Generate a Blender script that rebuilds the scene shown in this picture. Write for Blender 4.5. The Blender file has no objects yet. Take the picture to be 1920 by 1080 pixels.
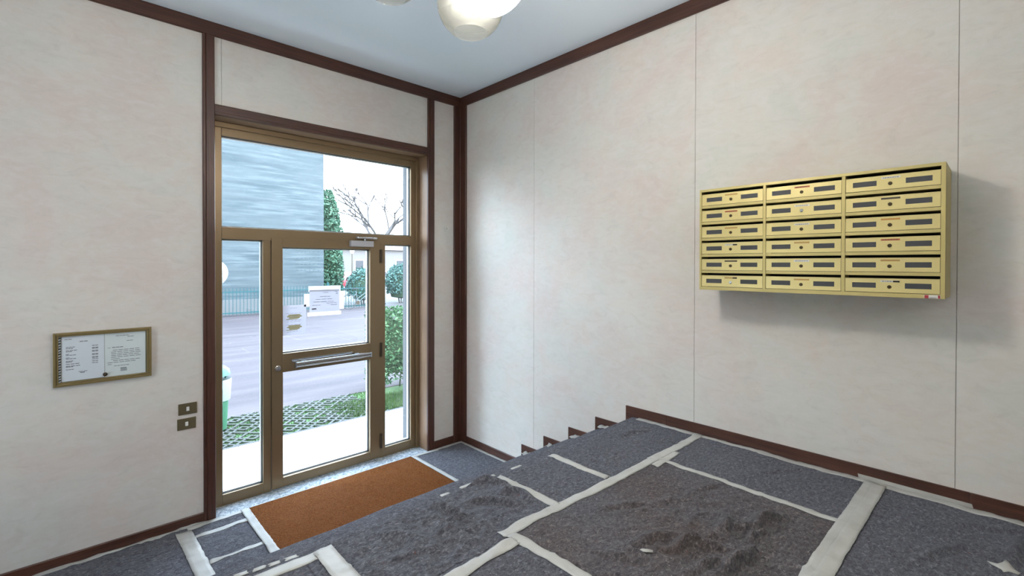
import bpy, bmesh, math, random
import numpy as np
from mathutils import Vector, Matrix, noise

C = bpy.context.collection
SC = bpy.context.scene
random.seed(7)

# ------------------------------------------------------------------ camera, light, exposure
def make_camera():
    yaw, pitch, roll = 0.7566, 0.0082, 0.0020
    f = Vector((math.sin(yaw) * math.cos(pitch), math.cos(yaw) * math.cos(pitch), -math.sin(pitch)))
    r = Vector((math.cos(yaw), -math.sin(yaw), 0.0))
    u = r.cross(f)
    r2 = r * math.cos(roll) + u * math.sin(roll)
    u2 = u * math.cos(roll) - r * math.sin(roll)
    cam = bpy.data.cameras.new('camera')
    cam.sensor_width = 36.0
    cam.lens = 876.161 / 1920 * 36
    cam.shift_y = -36.23 / 1920
    cam.clip_start = 0.05
    cam.clip_end = 500
    o = bpy.data.objects.new('camera', cam)
    C.objects.link(o)
    m = Matrix((r2, u2, -f)).transposed().to_4x4()
    m.translation = Vector((-3.1239, -4.134, 1.94))
    o.matrix_world = m
    SC.camera = o
make_camera()

SKY_STRENGTH = 14.5
LAMP_STRENGTH = 58.0
REAR_FILL_STRENGTH = 11.0
FILL_UPLIGHT_STRENGTH = 330.0
def make_world():
    w = bpy.data.worlds.new('sky')
    SC.world = w
    w.use_nodes = True
    nt = w.node_tree
    bg = nt.nodes['Background']
    tc = nt.nodes.new('ShaderNodeTexCoord')
    sp = nt.nodes.new('ShaderNodeSeparateXYZ')
    cr = nt.nodes.new('ShaderNodeValToRGB')
    nt.links.new(tc.outputs['Generated'], sp.inputs[0])
    nt.links.new(sp.outputs['Z'], cr.inputs[0])
    e = cr.color_ramp.elements
    e[0].position = 0.0; e[0].color = (0.79, 0.885, 1.0, 1)
    e[1].position = 0.8; e[1].color = (0.58, 0.75, 1.0, 1)
    nt.links.new(cr.outputs[0], bg.inputs['Color'])
    bg.inputs['Strength'].default_value = SKY_STRENGTH
make_world()
sun = bpy.data.lights.new('sun', 'SUN')
sun.energy = 2.0
sun.angle = math.radians(30)
sun.color = (0.54, 0.77, 1.0)
so = bpy.data.objects.new('sun', sun)
C.objects.link(so)
so.rotation_euler = Vector((-1.0, 0.82, 0.46)).to_track_quat('Z', 'Y').to_euler()   # hazy, low over the block across the road
portal = bpy.data.lights.new('door_portal', 'AREA')      # sampling aid in the doorway, gives no light itself
portal.shape = 'RECTANGLE'; portal.size = 1.9; portal.size_y = 3.07
portal.cycles.is_portal = True
po = bpy.data.objects.new('door_portal', portal)
C.objects.link(po)
po.location = (-1.38, 0.30, 1.54); po.rotation_euler = (math.radians(-90), 0, 0)
po2 = bpy.data.objects.new('fill_window_portal', portal.copy())      # the same for the added side window
po2.data.size = 1.2; po2.data.size_y = 0.9
C.objects.link(po2)
po2.location = (-5.0, -1.75, 1.5); po2.rotation_euler = (0, math.radians(-90), 0)
VS = SC.view_settings
SC.display_settings.display_device = 'sRGB'
VS.view_transform = 'Standard'
VS.look = 'None'
VS.exposure = 0.0
VS.gamma = 1.0
VS.use_curve_mapping = False
cy = SC.cycles
cy.use_denoising = True
cy.max_bounces = 10
cy.diffuse_bounces = 6
cy.transparent_max_bounces = 16
cy.sample_clamp_indirect = 20.0
cy.caustics_reflective = False
cy.caustics_refractive = False

# ------------------------------------------------------------------ helpers
class MB:
    """collects boxes, tubes, lathes ...; build() links them as one mesh object"""
    def __init__(s):
        s.v = []; s.f = []
    def add(s, vs, fs):
        n = len(s.v)
        s.v += [tuple(p) for p in vs]
        s.f += [tuple(i + n for i in q) for q in fs]
        return s
    def box(s, x0, x1, y0, y1, z0, z1):
        if x0 > x1: x0, x1 = x1, x0
        if y0 > y1: y0, y1 = y1, y0
        if z0 > z1: z0, z1 = z1, z0
        vs = [(x0, y0, z0), (x1, y0, z0), (x1, y1, z0), (x0, y1, z0), (x0, y0, z1), (x1, y0, z1), (x1, y1, z1), (x0, y1, z1)]
        return s.add(vs, [(0, 3, 2, 1), (4, 5, 6, 7), (0, 1, 5, 4), (1, 2, 6, 5), (2, 3, 7, 6), (3, 0, 4, 7)])
    def tube(s, pts, rad, n=10, caps=True):
        pts = [Vector(p) for p in pts]
        rr = rad if isinstance(rad, (list, tuple)) else [rad] * len(pts)
        vs = []; fs = []
        up = Vector((0, 0, 1))
        for i, p in enumerate(pts):
            d = (pts[min(i + 1, len(pts) - 1)] - pts[max(i - 1, 0)]).normalized()
            a = d.cross(up)
            if a.length < 1e-3: a = d.cross(Vector((1, 0, 0)))
            a.normalize(); b = d.cross(a).normalized()
            for k in range(n):
                t = 2 * math.pi * k / n
                vs.append(p + a * (rr[i] * math.cos(t)) + b * (rr[i] * math.sin(t)))
        for i in range(len(pts) - 1):
            for k in range(n):
                k2 = (k + 1) % n
                fs.append((i * n + k, (i + 1) * n + k, (i + 1) * n + k2, i * n + k2))
        if caps:
            fs.append(tuple(range(n)))
            fs.append(tuple(reversed(range((len(pts) - 1) * n, len(pts) * n))))
        return s.add(vs, fs)
    def lathe(s, prof, cen=(0, 0, 0), n=32, axis='z'):
        vs = []; fs = []
        for (r, h) in prof:
            for k in range(n):
                t = 2 * math.pi * k / n
                a, b = r * math.cos(t), r * math.sin(t)
                q = {'z': (a, b, h), 'y': (a, h, b), 'x': (h, a, b)}[axis]
                vs.append((q[0] + cen[0], q[1] + cen[1], q[2] + cen[2]))
        for i in range(len(prof) - 1):
            for k in range(n):
                k2 = (k + 1) % n
                fs.append((i * n + k, i * n + k2, (i + 1) * n + k2, (i + 1) * n + k))
        return s.add(vs, fs)
    def prism(s, poly, a0, a1, axis='x'):
        """poly: 2-D outline, extruded along the axis from a0 to a1"""
        n = len(poly)
        mk = {'x': lambda p, a: (a, p[0], p[1]), 'y': lambda p, a: (p[0], a, p[1]), 'z': lambda p, a: (p[0], p[1], a)}[axis]
        vs = [mk(p, a0) for p in poly] + [mk(p, a1) for p in poly]
        fs = [tuple(reversed(range(n))), tuple(range(n, 2 * n))]
        fs += [(i, (i + 1) % n, n + (i + 1) % n, n + i) for i in range(n)]
        return s.add(vs, fs)
    def build(s, name, mat, parent=None, smooth=False, bevel=0.0, normals=True):
        me = bpy.data.meshes.new(name)
        me.from_pydata(s.v, [], s.f)
        if normals or bevel:
            bm = bmesh.new(); bm.from_mesh(me)
            if normals: bmesh.ops.recalc_face_normals(bm, faces=bm.faces)
            if bevel:
                es = [e for e in bm.edges if len(e.link_faces) == 2 and e.calc_face_angle(0) > 0.5]
                bmesh.ops.bevel(bm, geom=es, offset=bevel, segments=2, profile=0.6, affect='EDGES', clamp_overlap=True)
            bm.to_mesh(me); bm.free()
        if mat: me.materials.append(mat)
        if smooth:
            me.polygons.foreach_set('use_smooth', [True] * len(me.polygons))
            if smooth != 'all':
                me.set_sharp_from_angle(angle=math.radians(40))
        o = bpy.data.objects.new(name, me)
        C.objects.link(o)
        if parent: o.parent = parent
        return o

def tag(o, label=None, cat=None, group=None, kind=None):
    for k, v in (('label', label), ('category', cat), ('group', group), ('kind', kind)):
        if v: o[k] = v
    return o
def empty(name, loc=(0, 0, 0)):
    o = bpy.data.objects.new(name, None)
    o.empty_display_size = 0.1
    o.location = loc
    C.objects.link(o)
    return o
def child(o, parent):
    """parent an object whose mesh is in world coordinates to an Empty placed at its base"""
    o.parent = parent
    o.matrix_parent_inverse = Matrix.Translation(-parent.location) if parent.parent is None else Matrix.Identity(4)
    return o
def dup(o, parent=None):
    c = o.copy(); C.objects.link(c)
    if parent: c.parent = parent
    return c

# ------------------------------------------------------------------ materials
def N(nt, t, **kw):
    n = nt.nodes.new('ShaderNode' + t)
    for k, v in kw.items():
        if k in n.inputs: n.inputs[k].default_value = v
        else: setattr(n, k, v)
    return n
def mat(name, col, rough=0.5, metal=0.0, spec=0.5):
    m = bpy.data.materials.new(name); m.use_nodes = True
    b = m.node_tree.nodes['Principled BSDF']
    b.inputs['Base Color'].default_value = (*col, 1)
    b.inputs['Roughness'].default_value = rough
    b.inputs['Metallic'].default_value = metal
    b.inputs['Specular IOR Level'].default_value = spec
    return m
def coords(nt, scale=(1, 1, 1), rot=(0, 0, 0), kind='Object'):
    tc = N(nt, 'TexCoord'); mp = N(nt, 'Mapping')
    mp.inputs['Scale'].default_value = scale
    mp.inputs['Rotation'].default_value = rot
    nt.links.new(tc.outputs[kind], mp.inputs[0])
    return mp.outputs[0]
def ramp(nt, src, stops):
    r = N(nt, 'ValToRGB')
    el = r.color_ramp.elements
    while len(el) < len(stops): el.new(0.5)
    for e, (p, c) in zip(el, stops):
        e.position = p; e.color = (*c, 1) if len(c) == 3 else c
    nt.links.new(src, r.inputs[0])
    return r.outputs[0]
def nz(nt, vec, scale, detail=3, rough=0.55, dist=0.0):
    n = N(nt, 'TexNoise', Scale=scale, Detail=detail, Roughness=rough, Distortion=dist)
    nt.links.new(vec, n.inputs['Vector'])
    return n.outputs['Fac']
def mixc(nt, fac, a, b, mode='MIX'):
    m = N(nt, 'MixRGB', blend_type=mode)
    for i, s in ((0, fac), (1, a), (2, b)):
        if hasattr(s, 'links'): nt.links.new(s, m.inputs[i])
        else: m.inputs[i].default_value = s if i == 0 else (*s, 1)
    return m.outputs[0]
def bump(nt, h, strength, dist):
    b = N(nt, 'Bump', Strength=strength, Distance=dist)
    nt.links.new(h, b.inputs['Height'])
    nt.links.new(b.outputs[0], nt.nodes['Principled BSDF'].inputs['Normal'])
def setcol(nt, s): nt.links.new(s, nt.nodes['Principled BSDF'].inputs['Base Color'])

def wood(name, axis, a, b, c, rough=0.42):
    m = mat(name, a, rough); nt = m.node_tree
    sc = {'x': (1.2, 26, 26), 'y': (26, 1.2, 26), 'z': (26, 26, 1.2)}[axis]
    v = coords(nt, sc)
    g = nz(nt, v, 2.2, 6, 0.65, 0.6)
    col = ramp(nt, g, [(0.25, a), (0.5, b), (0.75, c)])
    v2 = coords(nt, (1, 1, 1))
    col = mixc(nt, ramp(nt, nz(nt, v2, 2.5, 2), [(0.35, (0, 0, 0)), (0.75, (0.5, 0.5, 0.5))]), col, tuple(x * 0.62 for x in a))
    setcol(nt, col)
    bump(nt, g, 0.12, 0.002)
    return m
DW = ((0.0440, 0.0166, 0.0104), (0.0792, 0.0285, 0.0171), (0.1188, 0.0442, 0.0256))
W_X = wood('mahogany_x', 'x', *DW); W_Y = wood('mahogany_y', 'y', *DW); W_Z = wood('mahogany_z', 'z', *DW)
LW = ((0.1980, 0.1116, 0.0638), (0.2640, 0.1612, 0.0957), (0.3168, 0.2046, 0.1276))  # paler copy of the mahogany, daylight on the reveal put into its colour
L_Z = wood('lining_wood_z', 'z', *LW, rough=0.35); L_X = wood('lining_wood_x', 'x', *LW, rough=0.35)

def wallpaper():
    m = mat('wallpaper', (0.67, 0.63, 0.58), 0.62, spec=0.3); nt = m.node_tree
    a = nz(nt, coords(nt, (1, 1, 1.25), (0.3, 0.4, 0.5)), 2.6, 5, 0.6, 0.8)
    b = nz(nt, coords(nt, (5, 5, 12), (0.25, 0.25, 0)), 1.5, 6, 0.7, 1.3)
    c = nz(nt, coords(nt, (1, 1, 1), (1.0, 0.2, 0.7)), 1.7, 5, 0.62, 0.5)
    c1 = ramp(nt, a, [(0.32, (0.6750, 0.6068, 0.5393)), (0.46, (0.6650, 0.6268, 0.5693)), (0.56, (0.6550, 0.6318, 0.5793)), (0.70, (0.6300, 0.6218, 0.5643))])
    c2 = mixc(nt, ramp(nt, c, [(0.44, (0, 0, 0)), (0.66, (0.75, 0.75, 0.75))]), c1, (0.6550, 0.5516, 0.5071))
    c3 = mixc(nt, ramp(nt, b, [(0.48, (0, 0, 0)), (0.70, (0.5000, 0.4925, 0.5175))]), c2, (0.7200, 0.6796, 0.6572))
    c4 = mixc(nt, ramp(nt, b, [(0.26, (0.5000, 0.4925, 0.5175)), (0.46, (0, 0, 0))]), c3, (0.5500, 0.5023, 0.4709))
    setcol(nt, c4)
    bump(nt, nz(nt, coords(nt, (40, 40, 70)), 2.0, 3), 0.06, 0.002)
    return m
WALLPAPER = wallpaper()
PLASTER = mat('plaster', (0.55, 0.52, 0.47), 0.8)
def ceiling_paint():
    m = mat('ceiling_paint', (0.83, 0.91, 0.97), 0.75); nt = m.node_tree  # blue tint stands in for the bluish daylight on the ceiling
    bump(nt, nz(nt, coords(nt), 60, 3), 0.05, 0.002); return m
CEIL = ceiling_paint()

def felt(name, tint):
    m = mat(name, (0.1, 0.1, 0.11), 0.95, spec=0.12); nt = m.node_tree
    pb = nt.nodes['Principled BSDF']; pb.inputs['Sheen Weight'].default_value = 0.13; pb.inputs['Sheen Roughness'].default_value = 0.45; pb.inputs['Sheen Tint'].default_value = (0.75, 0.85, 1.0, 1)
    v = coords(nt)
    fine = nz(nt, v, 120, 4, 0.75)
    mid = nz(nt, coords(nt, (1, 1.6, 1), (0, 0, 0.6)), 48, 5, 0.75, 0.8)
    big = nz(nt, v, 2.3, 4, 0.55)
    base = ramp(nt, mid, [(0.34, (0.020, 0.019, 0.022)), (0.45, (0.078, 0.076, 0.083)), (0.55, (0.135, 0.131, 0.142)), (0.66, (0.31, 0.30, 0.318))])
    base = mixc(nt, 0.3, base, ramp(nt, fine, [(0.3, (0.03, 0.03, 0.034)), (0.7, (0.21, 0.205, 0.22))]))
    base = mixc(nt, ramp(nt, big, [(0.3, (0.25, 0.25, 0.25)), (0.7, (1, 1, 1))]), base, mixc(nt, 1.0, base, tint, 'MULTIPLY'))
    vo = N(nt, 'TexVoronoi', Scale=62.0); nt.links.new(v, vo.inputs['Vector'])
    fleck = ramp(nt, vo.outputs['Distance'], [(0.0, (1, 1, 1)), (0.16, (0.7, 0.7, 0.7)), (0.22, (0, 0, 0))])
    pick = ramp(nt, vo.outputs['Color'], [(0.62, (0, 0, 0)), (0.66, (0.8, 0.8, 0.8))])
    base = mixc(nt, mixc(nt, 1.0, fleck, pick, 'MULTIPLY'), base, (0.30, 0.29, 0.29))
    vr = N(nt, 'TexVoronoi', Scale=30.0); nt.links.new(v, vr.inputs['Vector'])
    red = mixc(nt, 1.0, ramp(nt, vr.outputs['Distance'], [(0.0, (1, 1, 1)), (0.22, (0, 0, 0))]), ramp(nt, vr.outputs['Color'], [(0.72, (0, 0, 0)), (0.76, (0.8, 0.8, 0.8))]), 'MULTIPLY')
    base = mixc(nt, red, base, (0.20, 0.08, 0.065))
    setcol(nt, base)
    bump(nt, mixc(nt, 0.35, mid, fine), 0.9, 0.012)
    return m
FELT = felt('felt_grey', (0.95, 0.95, 1.0))
FELT_BROWN = felt('felt_brownish', (0.92, 0.74, 0.64))  # brown tint puts the warm lamp light into the felt colour
def tape_mat():
    m = mat('masking_tape', (0.4712, 0.4636, 0.4294), 0.45, spec=0.35); nt = m.node_tree
    v = coords(nt)
    setcol(nt, ramp(nt, nz(nt, v, 9, 4), [(0.3, (0.4028, 0.3914, 0.3572)), (0.6, (0.4864, 0.4788, 0.4484)), (0.8, (0.5168, 0.5092, 0.4864))]))
    bump(nt, nz(nt, v, 55, 3, 0.6, 0.8), 0.22, 0.003)
    return m
TAPE = tape_mat()
def coir():
    m = mat('coir', (0.1720, 0.0702, 0.0245), 0.95, spec=0.08); nt = m.node_tree
    v = coords(nt)
    a = nz(nt, v, 120, 4, 0.75)
    b = nz(nt, v, 12, 3)
    col = ramp(nt, a, [(0.28, (0.0602, 0.0187, 0.0049)), (0.5, (0.1591, 0.0530, 0.0126)), (0.7, (0.2408, 0.0936, 0.0280))])
    col = mixc(nt, ramp(nt, b, [(0.4, (0, 0, 0)), (0.7, (0.3010, 0.2730, 0.2450))]), col, (0.1892, 0.0780, 0.0315))
    setcol(nt, col); bump(nt, a, 0.8, 0.008)
    return m
COIR = coir()
def marble():
    m = mat('speckled_marble', (0.4, 0.42, 0.45), 0.10, spec=0.8); nt = m.node_tree
    v = coords(nt)
    a = nz(nt, v, 38, 6, 0.72, 0.8)
    setcol(nt, ramp(nt, a, [(0.33, (0.1500, 0.1950, 0.2250)), (0.48, (0.4050, 0.4650, 0.5100)), (0.62, (0.7500, 0.7950, 0.8250))]))
    return m
MARBLE = marble()
BRONZE = mat('bronze_anodised', (0.255, 0.178, 0.098), 0.38, 0.45)
GASKET = mat('dark_gasket', (0.02, 0.022, 0.026), 0.5)
BEAD = mat('pale_glazing_bead', (0.58, 0.58, 0.56), 0.4, 0.2)
STEEL = mat('brushed_steel', (0.62, 0.64, 0.66), 0.22, 0.9)
PALEGREY = mat('silver_paint', (0.48, 0.47, 0.49), 0.45, 0.1)
DARKMETAL = mat('dark_bronze', (0.06, 0.045, 0.03), 0.4, 0.5)
GOLD = mat('mailbox_gold', (0.52, 0.425, 0.165), 0.40, 0.25)
GOLD_DOOR = mat('mailbox_door_gold', (0.66, 0.545, 0.235), 0.34, 0.3)
NOTICE_GOLD = mat('notice_gold', (0.27, 0.20, 0.085), 0.35, 0.5)
BLACK = mat('black_interior', (0.012, 0.010, 0.008), 0.8)
WINGREY = mat('smoked_window', (0.060, 0.061, 0.066), 0.45, spec=0.3)
LOCK = mat('lock_brass_dark', (0.075, 0.05, 0.018), 0.35, 0.5)
PAPER = mat('white_paper', (0.84, 0.84, 0.90), 0.7)
INK = mat('grey_ink', (0.13, 0.13, 0.16), 0.8)
WHITE_PLASTIC = mat('white_plastic', (0.72, 0.71, 0.67), 0.35)
SWITCH = mat('switch_bronze', (0.15, 0.118, 0.062), 0.4, 0.4)
LBL = {'tan': mat('label_tan', (0.42, 0.25, 0.07), 0.6), 'red': mat('label_red', (0.48, 0.13, 0.05), 0.6),
       'white': mat('label_white', (0.66, 0.64, 0.60), 0.6), 'dark': mat('label_dark', (0.06, 0.045, 0.03), 0.6),
       'orange': mat('label_orange', (0.50, 0.24, 0.05), 0.6)}

def thin_glass(name, tint=(0.97, 0.985, 0.98), refl=1.0):
    m = bpy.data.materials.new(name); m.use_nodes = True
    nt = m.node_tree; nt.nodes.remove(nt.nodes['Principled BSDF'])
    t = N(nt, 'BsdfTransparent'); t.inputs[0].default_value = (*tint, 1)
    g = N(nt, 'BsdfGlossy', Roughness=0.0)
    lw = N(nt, 'LayerWeight', Blend=0.5)                  # Schlick reflectance, the same from both sides of the thin pane
    pw = N(nt, 'Math', operation='POWER'); pw.inputs[1].default_value = 5.0
    ma = N(nt, 'Math', operation='MULTIPLY_ADD'); ma.inputs[1].default_value = 0.96; ma.inputs[2].default_value = 0.04
    nt.links.new(lw.outputs['Facing'], pw.inputs[0]); nt.links.new(pw.outputs[0], ma.inputs[0])
    mx = N(nt, 'MixShader')
    nt.links.new(ma.outputs[0], mx.inputs[0]); nt.links.new(t.outputs[0], mx.inputs[1]); nt.links.new(g.outputs[0], mx.inputs[2])
    nt.links.new(mx.outputs[0], nt.nodes['Material Output'].inputs[0])
    return m
GLASS = thin_glass('clear_glass')
def sheet_translucent(name, col, k=0.5):
    m = bpy.data.materials.new(name); m.use_nodes = True
    nt = m.node_tree; b = nt.nodes['Principled BSDF']
    b.inputs['Base Color'].default_value = (*col, 1); b.inputs['Roughness'].default_value = 0.8
    t = N(nt, 'BsdfTranslucent'); t.inputs[0].default_value = (*col, 1)
    mx = N(nt, 'MixShader'); mx.inputs[0].default_value = k
    nt.links.new(b.outputs[0], mx.inputs[1]); nt.links.new(t.outputs[0], mx.inputs[2])
    nt.links.new(mx.outputs[0], nt.nodes['Material Output'].inputs[0])
    return m
BACKLIT = sheet_translucent('backlit_paper', (0.42, 0.40, 0.44), 0.36)
BACKLIT_W = sheet_translucent('backlit_white_tape', (0.86, 0.86, 0.86), 0.45)
BACKLIT_Y = sheet_translucent('backlit_yellow', (0.55, 0.49, 0.16), 0.36)
BACKLIT_I = sheet_translucent('backlit_ink', (0.25, 0.235, 0.28), 0.34)
def globe_glass():
    m = bpy.data.materials.new('smoked_globe_glass'); m.use_nodes = True
    nt = m.node_tree; b = nt.nodes['Principled BSDF']
    b.inputs['Base Color'].default_value = (0.60, 0.60, 0.57, 1); b.inputs['Roughness'].default_value = 0.08
    t = N(nt, 'BsdfTransparent'); t.inputs[0].default_value = (0.86, 0.86, 0.84, 1)
    tr = N(nt, 'BsdfTranslucent'); tr.inputs[0].default_value = (0.62, 0.61, 0.57, 1)
    m1 = N(nt, 'MixShader'); m1.inputs[0].default_value = 0.5
    m2 = N(nt, 'MixShader')
    # milky towards the crown, clearer towards the open foot
    sp = N(nt, 'SeparateXYZ'); tc = N(nt, 'TexCoord'); nt.links.new(tc.outputs['Generated'], sp.inputs[0])
    fac = ramp(nt, sp.outputs['Z'], [(0.05, (0.22, 0.22, 0.22)), (0.65, (0.55, 0.55, 0.55))])
    nt.links.new(b.outputs[0], m1.inputs[1]); nt.links.new(tr.outputs[0], m1.inputs[2])
    nt.links.new(fac, m2.inputs[0])
    nt.links.new(t.outputs[0], m2.inputs[1]); nt.links.new(m1.outputs[0], m2.inputs[2])
    nt.links.new(m2.outputs[0], nt.nodes['Material Output'].inputs[0])
    return m
GLOBE = globe_glass()
def emis(name, col, s):
    m = bpy.data.materials.new(name); m.use_nodes = True
    nt = m.node_tree; b = nt.nodes['Principled BSDF']
    b.inputs['Base Color'].default_value = (0.8, 0.8, 0.78, 1)
    b.inputs['Emission Color'].default_value = (*col, 1); b.inputs['Emission Strength'].default_value = s
    return m
LIT = emis('lit_opal_glass', (1.0, 0.945, 0.875), LAMP_STRENGTH)
LIT_REAR_FILL = emis('lit_rear_fill_glass', (1.0, 0.955, 0.90), REAR_FILL_STRENGTH)

# ------------------------------------------------------------------ room dimensions (metres)
H = 3.76
XL, YB = -4.9, -8.2
DX0, DX1, DZ = -2.335, -0.43, 3.075      # door opening
ZP = 0.778                                # landing height
NOSE = [-1.040, -1.326, -1.614, -1.900, -2.190]
RISE = ZP / 5

# ------------------------------------------------------------------ setting
def S(o): return tag(o, kind='structure')
floor = S(MB().box(XL, 0.0, NOSE[0], 0.0, -0.25, 0.0).build('floor', MARBLE))
S(MB().box(XL, 0.0, YB, NOSE[4], -0.25, ZP).build('floor', MARBLE))
st = empty('stairs', (-2.4, -1.02, 0)); tag(st, 'flight of five steps up from the entrance floor to the landing', 'stairs', kind='structure')
for k in range(4):
    child(MB().box(XL, 0.0, NOSE[4] - 0.0005, NOSE[k], RISE * k - (0.2 if k == 0 else 0), RISE * (k + 1)).build('step', MARBLE), st)
thr = S(MB().box(DX0, DX1, 0.0, 0.5, -0.25, 0.0).build('trim_1', MARBLE))
S(MB().box(XL - 0.2, 0.2, YB - 0.2, 0.475, H, H + 0.25).build('ceiling', CEIL))
wf = MB()
wf.box(-10.0, DX0, 0.0, 0.475, -0.25, H).box(DX1, 0.2, 0.0, 0.475, -0.25, H).box(DX0, DX1, 0.0, 0.475, DZ, H)  # left end runs on unseen, added to keep sun off the side window
wf = S(wf.build('wall_front', PLASTER))
wr = S(MB().box(0.0, 0.2, YB, 0.0, -0.25, H).build('wall_right', PLASTER))
WY0, WY1, WZ0, WZ1 = -2.2, -1.3, 0.9, 2.1      # side window added for fill daylight, out of view
wl = MB().box(XL - 0.2, XL, YB, WY0, -0.25, H).box(XL - 0.2, XL, WY1, 0.0, -0.25, H).box(XL - 0.2, XL, WY0, WY1, -0.25, WZ0).box(XL - 0.2, XL, WY0, WY1, WZ1, H)
S(wl.build('wall_left', WALLPAPER))
S(MB().box(XL, 0.0, YB - 0.2, YB, -0.25, H).build('wall_back', WALLPAPER))
# wallpapered panels with open butt joints
G = 0.0022
ys = [0.0, -1.127, -2.660, -3.968, -5.29, -6.61, YB]
for a, b in zip(ys[:-1], ys[1:]):
    MB().box(-0.006, 0.0, b + G / 2, a - G / 2, -0.02, H).build('wallpaper_panel', WALLPAPER, wr, bevel=0.0012)
for a, b, z0, z1 in ((XL, -3.62, 0, H), (-3.62, -2.37, 0, H), (-2.37, -2.282, 3.1, H), (-2.282, -0.40, 3.1, H), (-0.40, 0.0, 0, H)):
    MB().box(a + G / 2, b - G / 2, -0.006, 0.0, z0, z1).build('wallpaper_panel', WALLPAPER, wf, bevel=0.0012)

# mouldings
def profile_post(x0, x1, z0, z1, d=0.025, y=0.0):
    """post on the front wall with a routed groove near its left edge"""
    g = x0 + (x1 - x0) * 0.26
    poly = [(x0, y), (x0, y - d * 0.8), (x0 + 0.004, y - d), (g - 0.003, y - d), (g, y - d + 0.004), (g + 0.003, y - d), (x1 - 0.004, y - d), (x1, y - d * 0.8), (x1, y)]
    return MB().prism(poly, z0, z1, 'z')
S(profile_post(-2.407, -2.329, 0.0, 3.66).build('trim_2', W_Z))
S(profile_post(-0.436, -0.357, 0.0, 3.66).build('trim_3', W_Z))
S(MB().prism([(-0.103, 0), (-0.103, -0.020), (-0.099, -0.025), (-0.03, -0.025), (-0.026, -0.029), (-0.025, -0.115), (-0.020, -0.119), (0, -0.119), (0, 0)], 0.0, 3.66, 'z').build('trim_4', W_Z))
S(MB().prism([(0, 3.072), (-0.028, 3.072), (-0.028, 3.09), (-0.022, 3.094), (-0.022, 3.146), (-0.018, 3.152), (0, 3.152)], -2.329, -0.436, 'x').build('trim_5', W_X))
S(MB().prism([(0, 3.66), (-0.021, 3.66), (-0.025, 3.664), (-0.025, 3.76), (0, 3.76)], XL, 0.0, 'x').build('trim_6', W_X))
S(MB().prism([(0, 3.66), (-0.021, 3.66), (-0.025, 3.664), (-0.025, 3.76), (0, 3.76)], YB, -0.025, 'y').build('trim_7', W_Y))
bb = [(0, 0.0), (-0.015, 0.0), (-0.015, 0.074), (-0.010, 0.080), (0, 0.080)]
S(MB().prism(bb, XL, -2.407, 'x').build('baseboard_left', W_X))
S(MB().prism(bb, -0.357, -0.103, 'x').build('baseboard_front', W_X))
bs = empty('baseboard_right', (0, -1.0, 0)); S(bs)
child(MB().prism([(p[0], p[1]) for p in bb], -0.962, -0.119, 'y').build('skirting_board', W_Y), bs)
TOOTH = [-0.974, -1.259, -1.550, -1.833, -2.123]
for k in range(4):
    z = RISE * (k + 1)
    # raking end piece and tread piece of each step, one board
    child(MB().prism([(TOOTH[k], z - RISE), (TOOTH[k], z + 0.078), (TOOTH[k + 1] - 0.0005, z + 0.078), (TOOTH[k + 1] - 0.0005, z - 0.05), (TOOTH[k] - 0.06, z - 0.05), (TOOTH[k] - 0.06, z - RISE)], -0.016, 0.0, 'x').build('step_skirting', W_Y, bevel=0.001), bs)
e0 = TOOTH[4]
for a, b in ((e0, -2.46), (-2.461, -4.02), (-4.021, YB)):
    poly = [(a, ZP - (RISE if a == e0 else 0.0)), (a, ZP + 0.080), (b, ZP + 0.080), (b, ZP - 0.0)]
    child(MB().prism(poly, -0.016, 0.0, 'x').build('skirting_board', W_Y, bevel=0.001), bs)
# outer stone jambs and reveal lining of the doorway
S(MB().box(DX1 - 0.006, DX1 + 0.012, 0.248, 0.482, -0.045, DZ).build('trim_8', mat('outer_jamb_stone', (0.125, 0.127, 0.13), 0.8, spec=0.1)))
S(MB().box(DX1 - 0.004, DX1, -0.002, 0.172, 0.0, DZ).build('trim_9', L_Z))
S(MB().box(DX0, DX1 - 0.004, -0.002, 0.172, DZ - 0.004, DZ).build('trim_10', L_X))
S(MB().box(DX0, DX0 + 0.004, -0.002, 0.172, 0.0, DZ - 0.004).build('trim_11', L_Z))

# ------------------------------------------------------------------ glazed entrance door
def pane(par, x0, x1, z0, z1, yc=0.205, name='pane'):
    MB().box(x0 - 0.004, x1 + 0.004, yc - 0.0005, yc + 0.0005, z0 - 0.004, z1 + 0.004).build(name, GLASS, par, normals=True)
def glazing(par, x0, x1, z0, z1, yf):
    """dark gasket, pale bead and glass set into an opening"""
    g = MB()
    for (a, b, c, d) in ((x0, x0 + 0.004, z0, z1), (x1 - 0.004, x1, z0, z1), (x0, x1, z0, z0 + 0.004), (x0, x1, z1 - 0.004, z1)):
        g.box(a, b, 0.195, 0.203, c, d)
    g.build('gasket', GASKET, par)
    w = MB()
    for (a, b, c, d) in ((x0, x0 + 0.010, z0, z1), (x1 - 0.010, x1, z0, z1), (x0, x1, z0, z0 + 0.010), (x0, x1, z1 - 0.010, z1)):
        w.box(a, b, 0.209, 0.24, c, d)
    w.build('glazing_bead', BEAD, par)
    pane(par, x0, x1, z0, z1)
door = S(empty('door_1', (-1.38, 0.2, 0)))
fr = empty('door_frame'); fr.parent = door; fr.matrix_parent_inverse = Matrix.Translation(-door.location)
YF, YBK = 0.172, 0.245
def member(par, name, x0, x1, z0, z1, y0=YF, y1=YBK, m=BRONZE):
    return MB().box(x0, x1, y0, y1, z0, z1).build(name, m, par, bevel=0.003)
member(fr, 'stile', -2.331, -2.247, 0.0, DZ - 0.004)
member(fr, 'stile', -0.523, DX1 - 0.004, 0.0, DZ - 0.004)
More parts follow.
